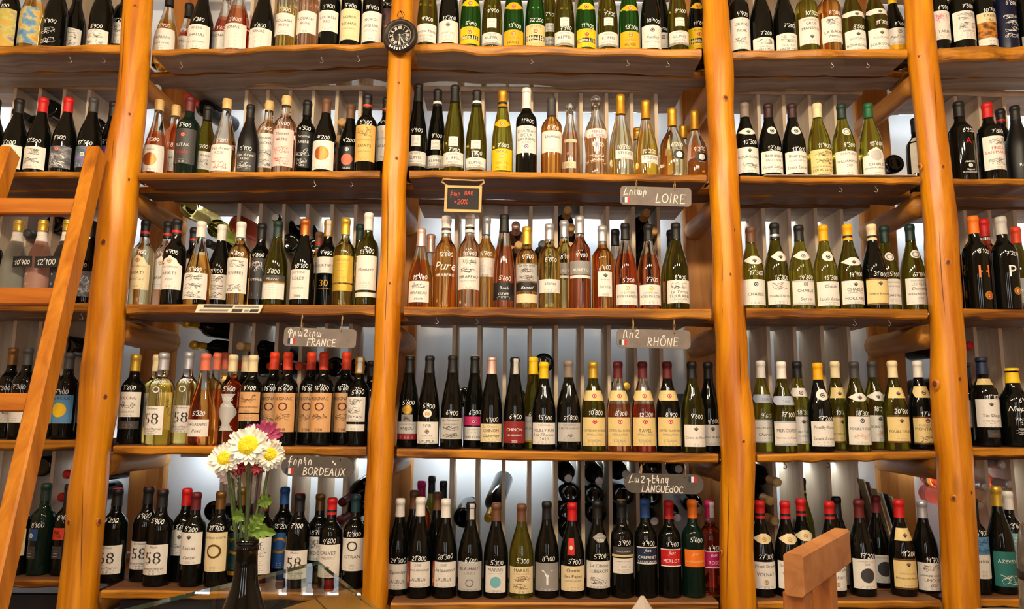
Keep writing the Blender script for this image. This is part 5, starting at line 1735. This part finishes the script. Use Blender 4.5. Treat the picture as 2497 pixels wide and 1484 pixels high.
# chalkboard with pale wooden frame
A, B = at_y(1085, 453, SIGN_Y), at_y(1174, 518, SIGN_Y)
ctr = (A + B) / 2
w, h = B.x - A.x, A.z - B.z
k = w / 89.0
root = facing('chalkboard_sign', (ctr.x, SIGN_Y, ctr.z), math.radians(-1))
FRAMEW = wood('pale_frame_wood', (224, 176, 104), (196, 142, 74), 'x', 0.5, 0.0)
t = 0.009
for x0, x1, y0, y1 in ((-w / 2, w / 2, h / 2 - t, h / 2), (-w / 2, w / 2, -h / 2, -h / 2 + t), (-w / 2, -w / 2 + t, -h / 2 + t, h / 2 - t), (w / 2 - t, w / 2, -h / 2 + t, h / 2 - t)):
    mb = MB(); mb.box((x0, y0, -0.005), (x1, y1, 0.006), FRAMEW); mb.build('frame_bar', root)
mb = MB(); mb.box((-w / 2 + t, -h / 2 + t, -0.003), (w / 2 - t, h / 2 - t, 0.002), plain('blackboard', (44, 42, 42), 0.85, 0, 0.15, 0, 30)); board = mb.build('blackboard', root)
REDCHALK = plain('red_chalk', (214, 84, 66), 0.95)
mb = MB()
for seq, px, py, ph, pw in ((['a1', 'a2', 'a3'], 1098, 478, 13, 26), (list('BAR'), 1132, 475, 10, 24), (list('+20%'), 1107, 498, 12, 38)):
    q, ww = stroke_ribbons(seq, ph * k, 0.0018, 0.1, 0.05)
    flat_quads(mb, put(q, (px - 1129.5) * k, -(py - 485.5) * k, ww, pw * k), 0.0022, REDCHALK)
mb.build('chalk_lettering', board)
zt = SH[(2, 1)][2](ctr.x) - THICK[1] - 0.003 - ctr.z
mb = MB()
mb.tube([(-w * .44, h / 2, 0), (-w * .6, h / 2 + .012, 0.002), (-w * .56, zt - .008, 0), (-w * .3, zt - .012, 0.003), (0, zt - .011, 0), (w * .3, zt - .013, 0.003), (w * .54, zt - .009, 0), (w * .56, h / 2 + .014, 0.002), (w * .42, h / 2, 0)], 0.0028, TWINE, 8)
mb.build('twine_loop', root)
for sx in (-.56, .54):
    mb = MB(); mb.tube([(w * sx - .003, zt - .010, 0), (w * sx, zt - .015, 0), (w * sx + .003, zt - .010, 0), (w * sx, zt, 0)], 0.0012, STEEL, 6); mb.build('hook', root)
tag(root, 'small framed blackboard with red chalk reading BAR +20%', 'sign')

# pocket-watch clock on the second post
cy = PY - 0.062
c = at_y(975, 84, cy - 0.02)
R = (at_y(1019, 84, cy - 0.02).x - c.x)
root = facing('wall_clock', (c.x, cy, c.z), 0.0, math.radians(-6))
CASE = plain('brown_black_case', (46, 38, 34), 0.45, 0.2, 0.15, 0.1, 50)
mb = MB(); mb.lathe([(0, -.006), (R * .9, -.006), (R * .99, 0.0), (R, .008), (R * .95, .018), (R * .86, .023), (R * .78, .022), (R * .72, .017), (R * .68, .016), (R * .66, .013), (0, .012)], CASE, 40); mb.build('case', root)
mb = MB(); mb.lathe([(0, .0122), (R * .655, .0122), (R * .655, .0135), (0, .0136)], plain('dial_black', (30, 28, 27), 0.5), 40)
dial = mb.build('dial', root)
DW = plain('dial_white', (226, 216, 198), 0.7)
mb = MB(); flat_quads(mb, disc_quads(0, R * .65, R * .65, 40, 0.93), 0.0140, plain('dial_rim', (128, 118, 106), 0.6)); mb.build('minute_ring', dial)
NUM = ['XII', 'I', 'II', 'III', 'IV', 'V', 'VI', 'VII', 'VIII', 'IX', 'X', 'XI']
for i, nm in enumerate(NUM):
    q, ww = stroke_ribbons(list(nm), R * .17, R * .032, 0, 0, spacing=.02)
    a = -2 * math.pi * i / 12
    kx = min(1.0, R * .2 / ww)
    mb = MB()
    flat_quads(mb, [[((u - ww / 2) * kx * math.cos(a) - (v + R * .38) * math.sin(a), (u - ww / 2) * kx * math.sin(a) + (v + R * .38) * math.cos(a)) for u, v in qq] for qq in q], 0.0141, DW)
    mb.build('numeral', dial)


def hand(a, L, wd):
    a = math.radians(-a)
    pts = [(-wd * .3, -L * .12), (wd * .3, -L * .12), (wd * .4, L * .6), (wd * 1.3, L * .72), (0, L), (-wd * 1.3, L * .72), (-wd * .4, L * .6)]
    mb = MB(); slab(mb, [(x * math.cos(a) - y * math.sin(a), x * math.sin(a) + y * math.cos(a)) for x, y in pts], .0150, .0158, DW); mb.build('hand', root)


hand(152, R * .42, R * .035); hand(183, R * .56, R * .03); hand(76, R * .5, R * .012)
mb = MB(); mb.lathe([(0, .0145), (R * .06, .0145), (R * .05, .018), (0, .0185)], DW, 14); mb.build('hub', root)
mb = MB()
s_ = 'BORDEAUX'
for i, ch in enumerate(s_):
    a = math.radians(-90 - 36 + 72 * i / 7)
    q, ww = stroke_ribbons([ch], R * .12, R * .03, 0, .1)
    rr = R * .9
    ta = a + math.pi / 2
    flat_quads(mb, [[(rr * math.cos(a) + (u - ww / 2) * math.cos(ta) - v * math.sin(ta), rr * math.sin(a) + (u - ww / 2) * math.sin(ta) + v * math.cos(ta)) for u, v in qq] for qq in q], 0.0236, WHITEINK)
mb.build('lettering', root)
mb = MB(); mb.tube([(0, R * .97, .008), (0, R * 1.1, .008)], [.006, .004], CASE, 10); mb.build('crown', root)
mb = MB(); mb.tube([(R * .2 * math.cos(math.radians(90 + 15 * i)), R * 1.27 + R * .2 * math.sin(math.radians(90 + 15 * i)), .008) for i in range(25)], .0012, BLACKMETAL, 6); mb.build('bow_ring', root)
mb = MB(); mb.tube([(0, R * 1.47, -.012), (0, R * 1.47, .014)], .0015, BLACKMETAL, 6); mb.build('nail', root)
tag(root, 'round black pocket-watch clock hung on the second log post', 'clock')

# ------------------------------------------------------------------ cup hooks under the shelves
HOOKS = [(0, 0, 158), (0, 0, 241), (1, 0, 432), (1, 0, 778), (1, 0, 868), (2, 0, 1296), (2, 0, 1533), (2, 0, 1632), (3, 0, 2037), (3, 0, 2125), (1, 1, 760), (1, 1, 851),
         (3, 1, 2058), (3, 1, 2146), (2, 2, 1062), (2, 2, 1161), (3, 2, 2093), (3, 2, 2178), (0, 2, 186), (3, 3, 1922), (3, 3, 2028)]
HC = {}
for bay, row, px in HOOKS:
    HC[(bay, row)] = HC.get((bay, row), 0) + 1
    X = at_y(px, SHELFPX[bay][row][0], D).x
    z = SH[(bay, row)][2](X) - THICK[row] + 0.002
    mb = MB()
    mb.tube([(0, 0, 0), (0, 0, -.008), (.005, 0, -.012), (.007, 0, -.018), (.002, 0, -.023), (-.005, 0, -.02)], 0.0011, STEEL if row < 3 else BLACKMETAL, 6)
    mb.tube([(0, 0, -.001), (0, 0, -.003)], 0.003, STEEL, 8)
    o = mb.build('cup_hook', None, (X, D + 0.035, z))
    tag(o, '%s screw hook under the %s shelf, %s from left in the %s' % ('small steel' if row < 3 else 'small black', ROWS[row], ORDW[HC[(bay, row)] - 1], BAYS[bay]), 'hook', 'cup hooks under the shelf edges')

# ------------------------------------------------------------------ papers, books, record sleeves, posters
PAPER = plain('printed_paper', (232, 214, 184), 0.85, 0, 0.03)
zf = SH[(1, 2)][2]
a, c = at_y(482, 752, D).x, at_y(648, 752, D).x
mb = MB()
zz = zf(a)
vs = [(a + .012, D + 0.012, zz + .001), (c, D + 0.012, zz + .001), (c - .004, D - 0.012, zz - .001), (a + .006, D - 0.012, zz - .001), (c - .014, D - 0.02, zz - .03), (a, D - 0.02, zz - .03)]
mb.add(vs + [(x, y + .0012, z - .0008) for x, y, z in vs], [(0, 3, 2, 1), (3, 5, 4, 2), (6, 7, 8, 9), (9, 8, 10, 11), (0, 1, 7, 6), (5, 11, 10, 4)], PAPER)
o = mb.build('paper_notice')
tag(o, 'cream paper notice folded over the third shelf edge of the left bay', 'paper')
mb = MB()
for x0_, x1_, t0, t1, mt in ((.10, .55, .12, .4, DARKINK), (.06, .5, .6, .85, GREYINK), (.56, .72, .55, .9, DARKINK), (.75, .82, .6, .85, GREYINK), (.84, .97, .55, .9, DARKINK), (.58, .95, .15, .38, GREYINK)):
    P3, P2, P5, P4 = Vector(vs[3]), Vector(vs[2]), Vector(vs[5]), Vector(vs[4])
    f = lambda u, v: (P3.lerp(P2, u)).lerp(P5.lerp(P4, u), v) + Vector((0, -0.0006, 0))
    mb.add([f(x0_, t1), f(x1_, t1), f(x1_, t0), f(x0_, t0)], [(0, 1, 2, 3)], mt)
mb.build('print', o)
zf = SH[(3, 1)][2]
for i, (p0, p1) in enumerate(((1862, 2015), (2012, 2095), (2090, 2232))):
    a, c = at_y(p0, 430, D).x, at_y(p1, 430, D).x
    mb = MB()
    zz = max(zf(a), zf(c)) + 0.0006 + 0.0012 * i
    sh = 0.004
    mb.add([(a, D - 0.012, zz - .002), (c, D - 0.010, zz), (c, D + 0.012, zz + .0), (a, D + 0.012, zz), (a, D - 0.012, zz - .001), (c, D - 0.010, zz + .001), (c, D + .012, zz + .001), (a, D + .012, zz + .001)],
           [(0, 3, 2, 1), (4, 5, 6, 7), (0, 1, 5, 4), (1, 2, 6, 5), (2, 3, 7, 6), (3, 0, 4, 7)], plain('white_paper', (226, 216, 208), 0.85))
    tag(mb.build('paper_sheet'), 'white paper sheet lying along the second shelf edge, %s from left, right bay' % ORDW[i], 'paper', 'paper sheets on the right bay shelf')

# books behind the last Rhône bottles
for px, wdt, hh, cc, lb in ((1664, .032, .20, 'nv', 'dark blue book standing upright behind the last bottles, fourth middle shelf'), (1693, .026, .20, 'dgy', 'charcoal book standing between two black-capped bottles, fourth middle shelf'), (1711, .012, .195, 'w', 'thin white booklet standing beside the charcoal book, fourth middle shelf')):
    X = at_y(px, 950, D + 0.24).x
    z = SH[(2, 3)][2](X)
    mb = MB()
    mb.box((-wdt / 2, 0, 0), (-wdt / 2 + .002, .028, hh), cmat(cc)); mb.box((wdt / 2 - .002, 0, 0), (wdt / 2, .028, hh), cmat(cc)); mb.box((-wdt / 2 + .002, -.001, 0), (wdt / 2 - .002, .002, hh), cmat(cc))
    root = empty('book', (X, D + 0.243, z))
    mb.build('cover', root)
    mb = MB(); mb.box((-wdt / 2 + .002, .002, .003), (wdt / 2 - .002, .027, hh - .003), cmat('c')); mb.build('pages', root)
    tag(root, lb, 'book', 'books on the fourth middle shelf')

# record sleeves leaning in the right-hand rack
SLEEVE = [('br', 'dark brown'), ('c', 'cream'), ('ta', 'taupe'), ('ltn', 'pale tan'), ('w', 'white'), ('k', 'black'), ('c', 'cream')]
for i, (px, py) in enumerate(((2090, 1164), (2106, 1168), (2118, 1175), (2138, 1192), (2150, 1200), (2163, 1204), (2174, 1210))):
    X = at_y(px, py, RACK_Y0 + .012)
    zb = min(SH[(3, 4)][2](SH[(3, 4)][0]), SH[(3, 4)][2](SH[(3, 4)][1])) - .005 + REART + .001
    hh = X.z - zb
    mb = MB()
    mb.beam((X.x + hh * .24, RACK_Y0 + .10, zb), (X.x, RACK_Y0 + .10, X.z), 0.0045, 0.18, cmat(SLEEVE[i][0]), Vector((1, 0, 0)))
    tag(mb.build('record_sleeve'), '%s record sleeve leaning left in the rack, %s from left' % (SLEEVE[i][1], ORDW[i]), 'record', 'record sleeves leaning behind the bottom right shelf')


def poster(x0, y0, x1, y1, mat, lines, label, ymat=WALL_Y - 0.004):
    A, B = at_y(x0, y0, ymat), at_y(x1, y1, ymat)
    w, h = B.x - A.x, A.z - B.z
    root = facing('poster', ((A.x + B.x) / 2, ymat, (A.z + B.z) / 2))
    mb = MB(); mb.box((-w / 2, -h / 2, -.002), (w / 2, h / 2, .001), mat); p = mb.build('sheet', root)
    mb = MB()
    for s, u, v, hh, mt in lines:
        gv, gf, ww = text_shape(s)
        kk = hh * h / .72
        mb.add([(u * w + x * kk, v * h + y * kk, .0016) for x, y in gv], gf, mt)
    mb.build('lettering', p)
    tag(root, label, 'poster')


poster(340, 1132, 408, 1215, plain('white_poster', (216, 212, 210), 0.8), [('ENN', -.42, -.25, .2, ink('bu')), ('WINE', -.3, .3, .07, GREYINK), ('COUNTRY', -.3, .18, .07, GREYINK)], 'white poster with dark red letters ENN at the left back wall')
poster(2020, 1128, 2048, 1215, plain('dark_poster', (26, 28, 40), 0.6), [('ne', -.45, .12, .2, cmat('y')), ('olle', -.45, -.28, .16, WHITEINK), ('WINE', -.4, -.42, .06, WHITEINK)], 'dark poster with yellow and white letters at the right back wall')

# price tags hung on the frosted bottles
TAGM = plain('tag_black_card', (30, 29, 30), 0.7)
for c0, c1, txt, word in (((33, 624), (76, 651), "10'900", 'left frosted bottle'), ((86, 624), (146, 652), "12'100", 'two right frosted bottles')):
    yy = D - 0.006
    A, B = at_y(c0[0], c0[1], yy), at_y(c1[0], c1[1], yy)
    w, h = B.x - A.x, A.z - B.z
    root = facing('price_tag', ((A.x + B.x) / 2, yy, (A.z + B.z) / 2), math.radians(2))
    mb = MB(); slab(mb, rounded(w, h, .002), -.0008, .0008, TAGM); p = mb.build('card', root)
    q, ww = stroke_ribbons(list(txt), h * .5, .002, .1, .05)
    mb = MB(); flat_quads(mb, put(q, -w * .4, -h * .25, ww, w * .8), .0012, WHITEINK); mb.build('lettering', p)
    mb = MB(); mb.tube([(-w * .3, h * .45, 0), (-w * .1, h * 1.3, -.008), (w * .35, h * 1.7, -.02), (w * .75, h * 1.5, -.03)], .0011, TWINE, 6); mb.build('string', root)
    tag(root, 'small black card tag marked %s hanging on the %s' % (txt, word), 'price tag', 'black price tags')

# ------------------------------------------------------------------ ladder leaning at the left
root = empty('ladder', (-1.4, 1.9, 0))
O = Vector((-1.4, 1.9, 0))


def lp(px, py, y):
    return at_y(px, py, y) - O


def ext(a, b_):
    """extend the line a->b down to the floor"""
    a, b_ = Vector(a), Vector(b_)
    t = a.z / (a.z - b_.z)
    return a + (b_ - a) * t


TOPY, MIDY = 2.36, 2.0
rt, rm = lp(236, 372, TOPY), lp(92, 1000, MIDY)
lt = lp(22, 372, TOPY); lm = lp(-190, 1000, MIDY)
rb, lb = ext(rt, rm), ext(lt, lm)
SD = Vector((1, 0, 0))
for tp, bt_ in ((rt, rb), (lt, lb)):
    mb = MB(); mb.beam(bt_, tp, 0.042, 0.062, LADDER, SD, 0.005); mb.build('stile', root)
for py, yy in ((508, None), (725, None), (982, None), (1290, None)):
    # rung at the height where the stile passes this pixel row
    best = min((abs(at_y(0, py, (O + rb.lerp(rt, t / 200)).y).z - (O + rb.lerp(rt, t / 200)).z), t / 200) for t in range(201))[1]
    zt_ = rb.lerp(rt, best).z
    tl = (zt_ - lb.z) / (lt.z - lb.z)
    a_, b_ = lb.lerp(lt, tl) + Vector((0.02, 0, 0)), rb.lerp(rt, best) - Vector((0.02, 0, 0))
    mb = MB(); mb.beam(a_, b_, 0.05, 0.045, wood('ladder_rung', (204, 124, 42), (162, 86, 22), 'x', 0.42, 0.2), Vector((0, 0, 1)), 0.004); mb.build('rung', root)
tag(root, 'orange wooden ladder leaning against the far-left shelves', 'ladder')

# ------------------------------------------------------------------ table with glass top, vase, flowers
TZ = CAMZ - 0.43
ca, la, ra_ = at_z(777, 1367, TZ), at_z(480, 1440, TZ), at_z(920, 1480, TZ)
ca.y = min(ca.y, 2.36)
dl, dr = (la - ca), (ra_ - ca)
dl.z = dr.z = 0
dl.normalize(); dr.normalize()
L1, L2 = 1.25, 1.35
GLASST, gnt, gb = principled('table_glass')
gtr, ggl, gmx, gfr = (gnt.nodes.new(t_) for t_ in ('ShaderNodeBsdfTransparent', 'ShaderNodeBsdfGlossy', 'ShaderNodeMixShader', 'ShaderNodeFresnel'))
gtr.inputs['Color'].default_value = (0.90, 0.96, 0.93, 1)
ggl.inputs['Roughness'].default_value = 0.02
gfr.inputs['IOR'].default_value = 1.35
gnt.links.new(gfr.outputs[0], gmx.inputs[0]); gnt.links.new(gtr.outputs[0], gmx.inputs[1]); gnt.links.new(ggl.outputs[0], gmx.inputs[2])
gnt.links.new(gmx.outputs[0], gnt.nodes['Material Output'].inputs['Surface'])
root = empty('glass_top_table', (ca.x, 1.2, 0))
O = Vector((ca.x, 1.2, 0))
pts = [ca - O, ca + dr * L2 - O, ca + dr * L2 + dl * L1 - O, ca + dl * L1 - O]
mb = MB()
q = [(p.x, p.y) for p in pts]
slab(mb, list(reversed(q)), TZ - 0.010, TZ, GLASST)
CLEARG, cnt, _b = principled('table_glass_underside')
ctr_ = cnt.nodes.new('ShaderNodeBsdfTransparent')
ctr_.inputs['Color'].default_value = (0.92, 0.97, 0.95, 1)
cnt.links.new(ctr_.outputs[0], cnt.nodes['Material Output'].inputs['Surface'])
EDGEG = glassmat('table_glass_edge', (120, 170, 150), 0.6, 0.1)
mb.m = [mb.mi(CLEARG), mb.mi(GLASST)] + [mb.mi(EDGEG)] * (len(mb.f) - 2)
mb.build('glass_top', root)
i0 = 0.30
ws = [ca + dr * .10 + dl * i0 - O, ca + dr * (L2 - .1) + dl * i0 - O, ca + dr * (L2 - .1) + dl * (L1 - .2) - O, ca + dr * .10 + dl * (L1 - .2) - O]
wc = at_z(848, 1436, TZ - .012) - O
ws = [wc, wc + dr * .9, wc + dr * .9 + dl * .7, wc + dl * .7]
for k_ in range(6):
    u0, u1 = k_ / 6 + .004, (k_ + 1) / 6 - .004
    p = [ws[0].lerp(ws[3], u0), ws[1].lerp(ws[2], u0), ws[1].lerp(ws[2], u1), ws[0].lerp(ws[3], u1)]
    mb = MB(); slab(mb, [(v.x, v.y) for v in reversed(p)], TZ - .040, TZ - .0105, TABLEW); mb.build('plank', root)
cen = (ws[0] + ws[2]) / 2
for v in ws:
    v2 = v.lerp(cen, .1)
    mb = MB(); mb.beam((v2.x, v2.y, 0), (v2.x, v2.y, TZ - .041), .06, .06, TABLEW, Vector((1, 0, 0)), .004); mb.build('leg', root)
tag(root, 'pine table with an overhanging clear glass top at the front', 'table')

VY = 1.05
v = at_y(604, 1313, VY)
vh = v.z - TZ
root = empty('bottle_vase', (v.x, VY, TZ))
P = Prof('bu', vh, 1.0)
vg = MB()
prof = [(0, .006)] + [(r * (1 if z < vh * .8 else 1.02), z) for z, r in P.pts[:-5]] + [(.0142, vh * .94), (.0156, vh * .945), (.0156, vh * .965), (.0140, vh * .97), (.0140, vh), (.0105, vh), (.0105, vh * .8), (0, vh * .78)]
vg.lathe(prof, gmat('dk'), 32)
vg.build('glass_body', root)
for i in range(3):
    mb = MB()
    rr = .0146
    mb.tube([(rr * math.cos(a / 12 * math.pi), rr * math.sin(a / 12 * math.pi), vh * (.978 + .007 * i)) for a in range(25)], .0008, gmat('dk'), 6, cap=False); mb.build('screw_thread', root)
tag(root, 'dark wine bottle used as a vase on the glass table', 'vase')

WPET = plain('white_petal', (240, 234, 218), 0.6, 0, 0.05)
YEL = plain('yellow_disc', (240, 206, 10), 0.7, 0, 0.2, 0.6, 400)
MPET = plain('magenta_petal', (150, 34, 84), 0.6, 0, 0.1)
RPET = plain('crimson_petal', (140, 20, 34), 0.6, 0, 0.1)
PPET = plain('blush_petal', (236, 212, 202), 0.6, 0, 0.05)
STEM = plain('green_stem', (74, 92, 40), 0.6, 0, 0.2, 0, 60)
STEMB = plain('brown_stem', (84, 66, 60), 0.6, 0, 0.2, 0, 60)
LEAF = plain('green_leaf', (110, 142, 40), 0.55, 0, 0.25, 0.2, 80)


def petal_mesh(L, w, mat, cup):
    mb = MB()
    n = 6
    vs = []
    for i in range(n + 1):
        t = i / n
        ww = w * (.4, .62, .84, .97, 1.0, .86, .34)[i]
        z = cup * L * (t * t) * .5
        vs += [(L * t, -ww / 2, z + .0006), (L * t, 0, z - .0008), (L * t, ww / 2, z + .0006)]
    fs = []
    for i in range(n):
        for k in range(2):
            q = i * 3 + k
            fs.append((q, q + 3, q + 4, q + 1))
    mb.add(vs, fs, mat, True)
    me = mb.build('petal')
    return me


def flower(px, py, y, rad, pm, disc, npet, face, label, stemto=None, stemm=STEM, cup=(.1, .45), kind='flower'):
    c = at_y(px, py, y)
    mouth = Vector((v.x, VY, TZ + vh * .93)) + Vector(stemto or (0, 0, 0))
    root = empty(kind, mouth)
    f = Vector(face).normalized()
    q = f.to_track_quat('Z', 'Y')
    loc = c - mouth
    for layer, (nn, sc, cu) in enumerate(((npet, 1.0, cup[0]), (int(npet * .8), .82, cup[1]))):
        src = petal_mesh(rad * sc, rad * (.26 if disc else .34), pm, cu)
        for i in range(nn):
            o = src if i == 0 else src.copy()
            if i:
                COL.objects.link(o)
            o.parent = root
            o.location = loc + f * (.001 * layer)
            o.rotation_mode = 'QUATERNION'
            a = 2 * math.pi * (i + .5 * layer) / nn + RND.uniform(-.08, .08)
            o.rotation_quaternion = q @ Matrix.Rotation(a, 3, 'Z').to_quaternion() @ Matrix.Rotation(RND.uniform(-.12, .12), 3, 'Y').to_quaternion()
            s = RND.uniform(.88, 1.06)
            o.scale = (s, s, s)
    if disc:
        mb = MB()
        r = disc
        mb.lathe([(r, .001), (r * .97, r * .2), (r * .8, r * .42), (r * .5, r * .55), (r * .22, r * .52), (0, r * .44)], YEL, 18)
        o = mb.build('flower_centre', root)
        o.location = loc
        o.rotation_mode = 'QUATERNION'
        o.rotation_quaternion = q
    mb = MB()
    b0 = loc - f * .004
    mid = b0 * .5 + Vector((0, 0, 0)) + Vector((b0.x * .12, 0, -.004))
    pts = []
    for i in range(9):
        t = i / 8
        pts.append(Vector((0, 0, -.05)) * (1 - t) ** 2 + mid * 2 * t * (1 - t) + b0 * t * t)
    mb.tube(pts, [.0026] + [.0021] * 7 + [.0024], stemm, 8)
    mb.build('stem', root)
    tag(root, label, 'flower', 'cut flowers in the bottle vase')
    return root


FR = (0, -1, .35)
flower(606, 1086, VY - .03, .029, WPET, .0145, 30, (0.05, -1, .45), 'largest white chrysanthemum with yellow centre, middle of the bouquet', (0, -.004, 0))
flower(550, 1117, VY, .026, WPET, .0118, 28, (-.15, -1, .5), 'white chrysanthemum with yellow centre, left of the bouquet', (-.004, 0, 0))
flower(659, 1108, VY, .022, WPET, .0100, 28, (.2, -1, .35), 'small white chrysanthemum with yellow centre, right of the bouquet', (.004, 0, 0))
flower(648, 1062, VY + .035, .024, MPET, 0, 14, (.3, -.8, .6), 'magenta flower peeping out behind the largest white chrysanthemum', (.003, .004, 0), STEMB, (.2, .8))
flower(618, 1058, VY + .045, .018, MPET, 0, 12, (-.1, -.8, .7), 'smaller magenta flower above the largest white chrysanthemum', (-.002, .005, 0), STEMB, (.2, .8))
flower(580, 1132, VY + .025, .018, RPET, 0, 12, (-.2, -1, 0), 'crimson flower tucked below the left white chrysanthemum', (-.003, .003, 0), STEM, (.2, .7))
flower(630, 1140, VY + .03, .012, RPET, 0, 10, (0, -1, .2), 'small dark crimson bud below the right white chrysanthemum', (.002, .003, 0), STEMB, (.4, .9))
flower(562, 1158, VY + .03, .022, PPET, 0, 16, (-.3, -.7, -.6), 'drooping blush flower hanging at the lower left of the bouquet', (-.005, .004, 0), STEM, (.3, .8))
flower(604, 1145, VY + .05, .024, PPET, 0, 16, (.1, -.6, -.5), 'blush flower seen from behind under the largest chrysanthemum', (.0, .006, 0), STEM, (.3, .8))
# leaf sprigs
for pts_, lb in (([(608, 1292), (628, 1268), (642, 1255)], 'upright green leaf sprig at the vase mouth'), ([(606, 1300), (632, 1288), (672, 1300)], 'long green leaf spreading right from the vase mouth'),
                 ([(600, 1300), (604, 1285), (612, 1292)], 'broad pale-green leaf at the vase mouth'), ([(596, 1262), (580, 1255), (566, 1258)], 'small green leaf on the left stem'), ([(630, 1228), (648, 1218), (664, 1222)], 'dark green leaf branching right above the vase')):
    pw = [at_y(px, py, VY - .012) for px, py in pts_]
    base = Vector(pw[0])
    mb = MB()
    n = 8
    vs, fs = [], []
    for i in range(n + 1):
        t = i / n
        p = pw[0] * (1 - t) ** 2 + pw[1] * 2 * t * (1 - t) + pw[2] * t * t - base
        d = ((pw[1] - pw[0]) * (1 - t) + (pw[2] - pw[1]) * t).normalized()
        nrm = Vector((d.z, 0, -d.x)) if abs(d.y) < .9 else Vector((1, 0, 0))
        wv = .0085 * math.sin(math.pi * (t * .9 + .05)) * (1.25 if i % 2 else .75) + .0006
        vs += [p - nrm * wv + Vector((0, -.001, 0)), p + Vector((0, .0015, 0)), p + nrm * wv + Vector((0, -.001, 0))]
    for i in range(n):
        for k_ in range(2):
            qd = i * 3 + k_
            fs.append((qd, qd + 3, qd + 4, qd + 1))
    mb.add(vs, fs, LEAF)
    root = empty('leaf_sprig', base)
    mb.build('leaf_blade', root)
    mb = MB()
    mo = Vector((v.x, VY, TZ + vh * .9)) - base
    mb.tube([mo, mo * .5 + Vector((0, -.003, 0)), Vector((0, 0, 0))], .0014, STEM, 6)
    mb.build('stem', root)
    tag(root, lb, 'leaf', 'leaf sprigs in the bottle vase')

# ------------------------------------------------------------------ chair at the lower right
na, fa_ = at_y(1938, 1400, 1.20), at_y(2052, 1330, 1.46)
zr = (na.z + fa_.z) / 2
na.z = fa_.z = zr
ax = (fa_ - na).normalized()
nr_ = Vector((ax.y, -ax.x, 0))
root = empty('wooden_chair', (na.x, na.y, 0))
O = Vector((na.x, na.y, 0))
mb = MB()
mb.beam(na - O - ax * .005, fa_ - O + ax * .004, .064, .030, CHAIRW, Vector((0, 0, 1)), .004)
mb.build('top_rail', root)
Lr = (fa_ - na).length
legs = []
STW = wood('chair_stile', (190, 118, 56), (156, 88, 34), 'z', 0.45, 0.1, (90, 50, 20), 0.2)
for t in (.07, .60):
    p = na + ax * Lr * t - O - nr_ * .004
    mb = MB(); mb.beam((p.x, p.y, 0), (p.x, p.y, zr - .030), .042, .034, STW, ax, .003); mb.build('back_leg', root)
    legs.append(p)
for p in legs:
    g = p - nr_ * .36
    mb = MB(); mb.beam((g.x, g.y, 0), (g.x, g.y, .44), .036, .036, STW, ax, .003); mb.build('front_leg', root)
c0 = (legs[0] + legs[1]) / 2 - nr_ * .2
c0.z = 0
mb = MB(); mb.beam((c0 - ax * .17) + Vector((0, 0, .455)) , (c0 + ax * .17) + Vector((0, 0, .455)), .40, .03, CHAIRW, nr_, .004); mb.build('seat', root)
tag(root, 'wooden chair back with a thick top rail at the lower right', 'chair')

# white wrapping peak in front of the bottom middle shelf
pk = at_y(1552, 1452, 2.25)
root = empty('wrapping_peak', (pk.x + .005, 2.25, 0))
mb = MB()
n, m = 26, 10
vs, fs = [], []
for i in range(m + 1):
    t = i / m
    z = (pk.z) * t
    r = .22 * (1 - t) ** .7 * (1 + .1 * math.sin(7 * t)) + .005
    for k_ in range(n):
        a = 2 * math.pi * k_ / n
        rr = r * (1 + .12 * math.sin(5 * a + 3 * t) + .06 * math.sin(11 * a - 5 * t))
        vs.append((rr * math.cos(a) + .012 * t * t, rr * math.sin(a), z))
for i in range(m):
    for k_ in range(n):
        k2 = (k_ + 1) % n
        fs.append((i * n + k_, i * n + k2, (i + 1) * n + k2, (i + 1) * n + k_))
fs.append(tuple(range(m * n, m * n + n)))
mb.add(vs, fs, plain('white_wrap', (206, 192, 180), 0.7, 0, 0.05, 0.3, 20), True)
mb.build('wrapping_paper', root)
tag(root, 'white wrapping peak rising at the bottom edge below the middle shelf', 'wrapping')

# glass jar on a small pale table at the right edge
jx = at_y(2612, 1440, 1.9)
tz = at_y(2430, 1480, 2.18).z
root = empty('side_table', (jx.x, 1.98, 0))
mb = MB(); mb.lathe([(0, tz - .025), (.20, tz - .025), (.205, tz - .012), (.20, tz), (0, tz)], plain('pale_table', (206, 198, 196), 0.5), 36); mb.build('table_top', root)
mb = MB(); mb.lathe([(.025, .02), (.025, tz - .025)], BLACKMETAL, 16); mb.build('pedestal', root)
mb = MB(); mb.lathe([(0, 0), (.15, 0), (.15, .012), (.03, .022), (0, .022)], BLACKMETAL, 28); mb.build('base', root)
tag(root, 'small round pale table at the lower right edge', 'table')
root = empty('glass_jar', (jx.x, 1.94, tz))
JG = glassmat('grey_jar_glass', (150, 146, 138), 0.6, 0.12)
z1 = at_y(2495, 1425, 1.9).z - tz
z2 = at_y(2495, 1403, 1.9).z - tz
rj = .085
mb = MB(); mb.lathe([(0, .004), (rj * 1.05, .004), (rj * 1.06, .02), (rj * 1.0, z1)], JG, 30); mb.build('jar_body', root)
mb = MB(); mb.lathe([(rj * 1.0, z1), (rj * 1.02, z1 + .001), (rj * 1.02, z2), (rj * .99, z2)], BLACKMETAL, 30); mb.build('band', root)
mb = MB(); mb.lathe([(rj * .99, z2), (rj * .96, z2 + .06), (rj * .85, z2 + .11), (rj * .5, z2 + .14), (0, z2 + .145)], JG, 30); mb.build('dome', root)
tag(root, 'grey glass jar with a black band cut by the right edge', 'jar')
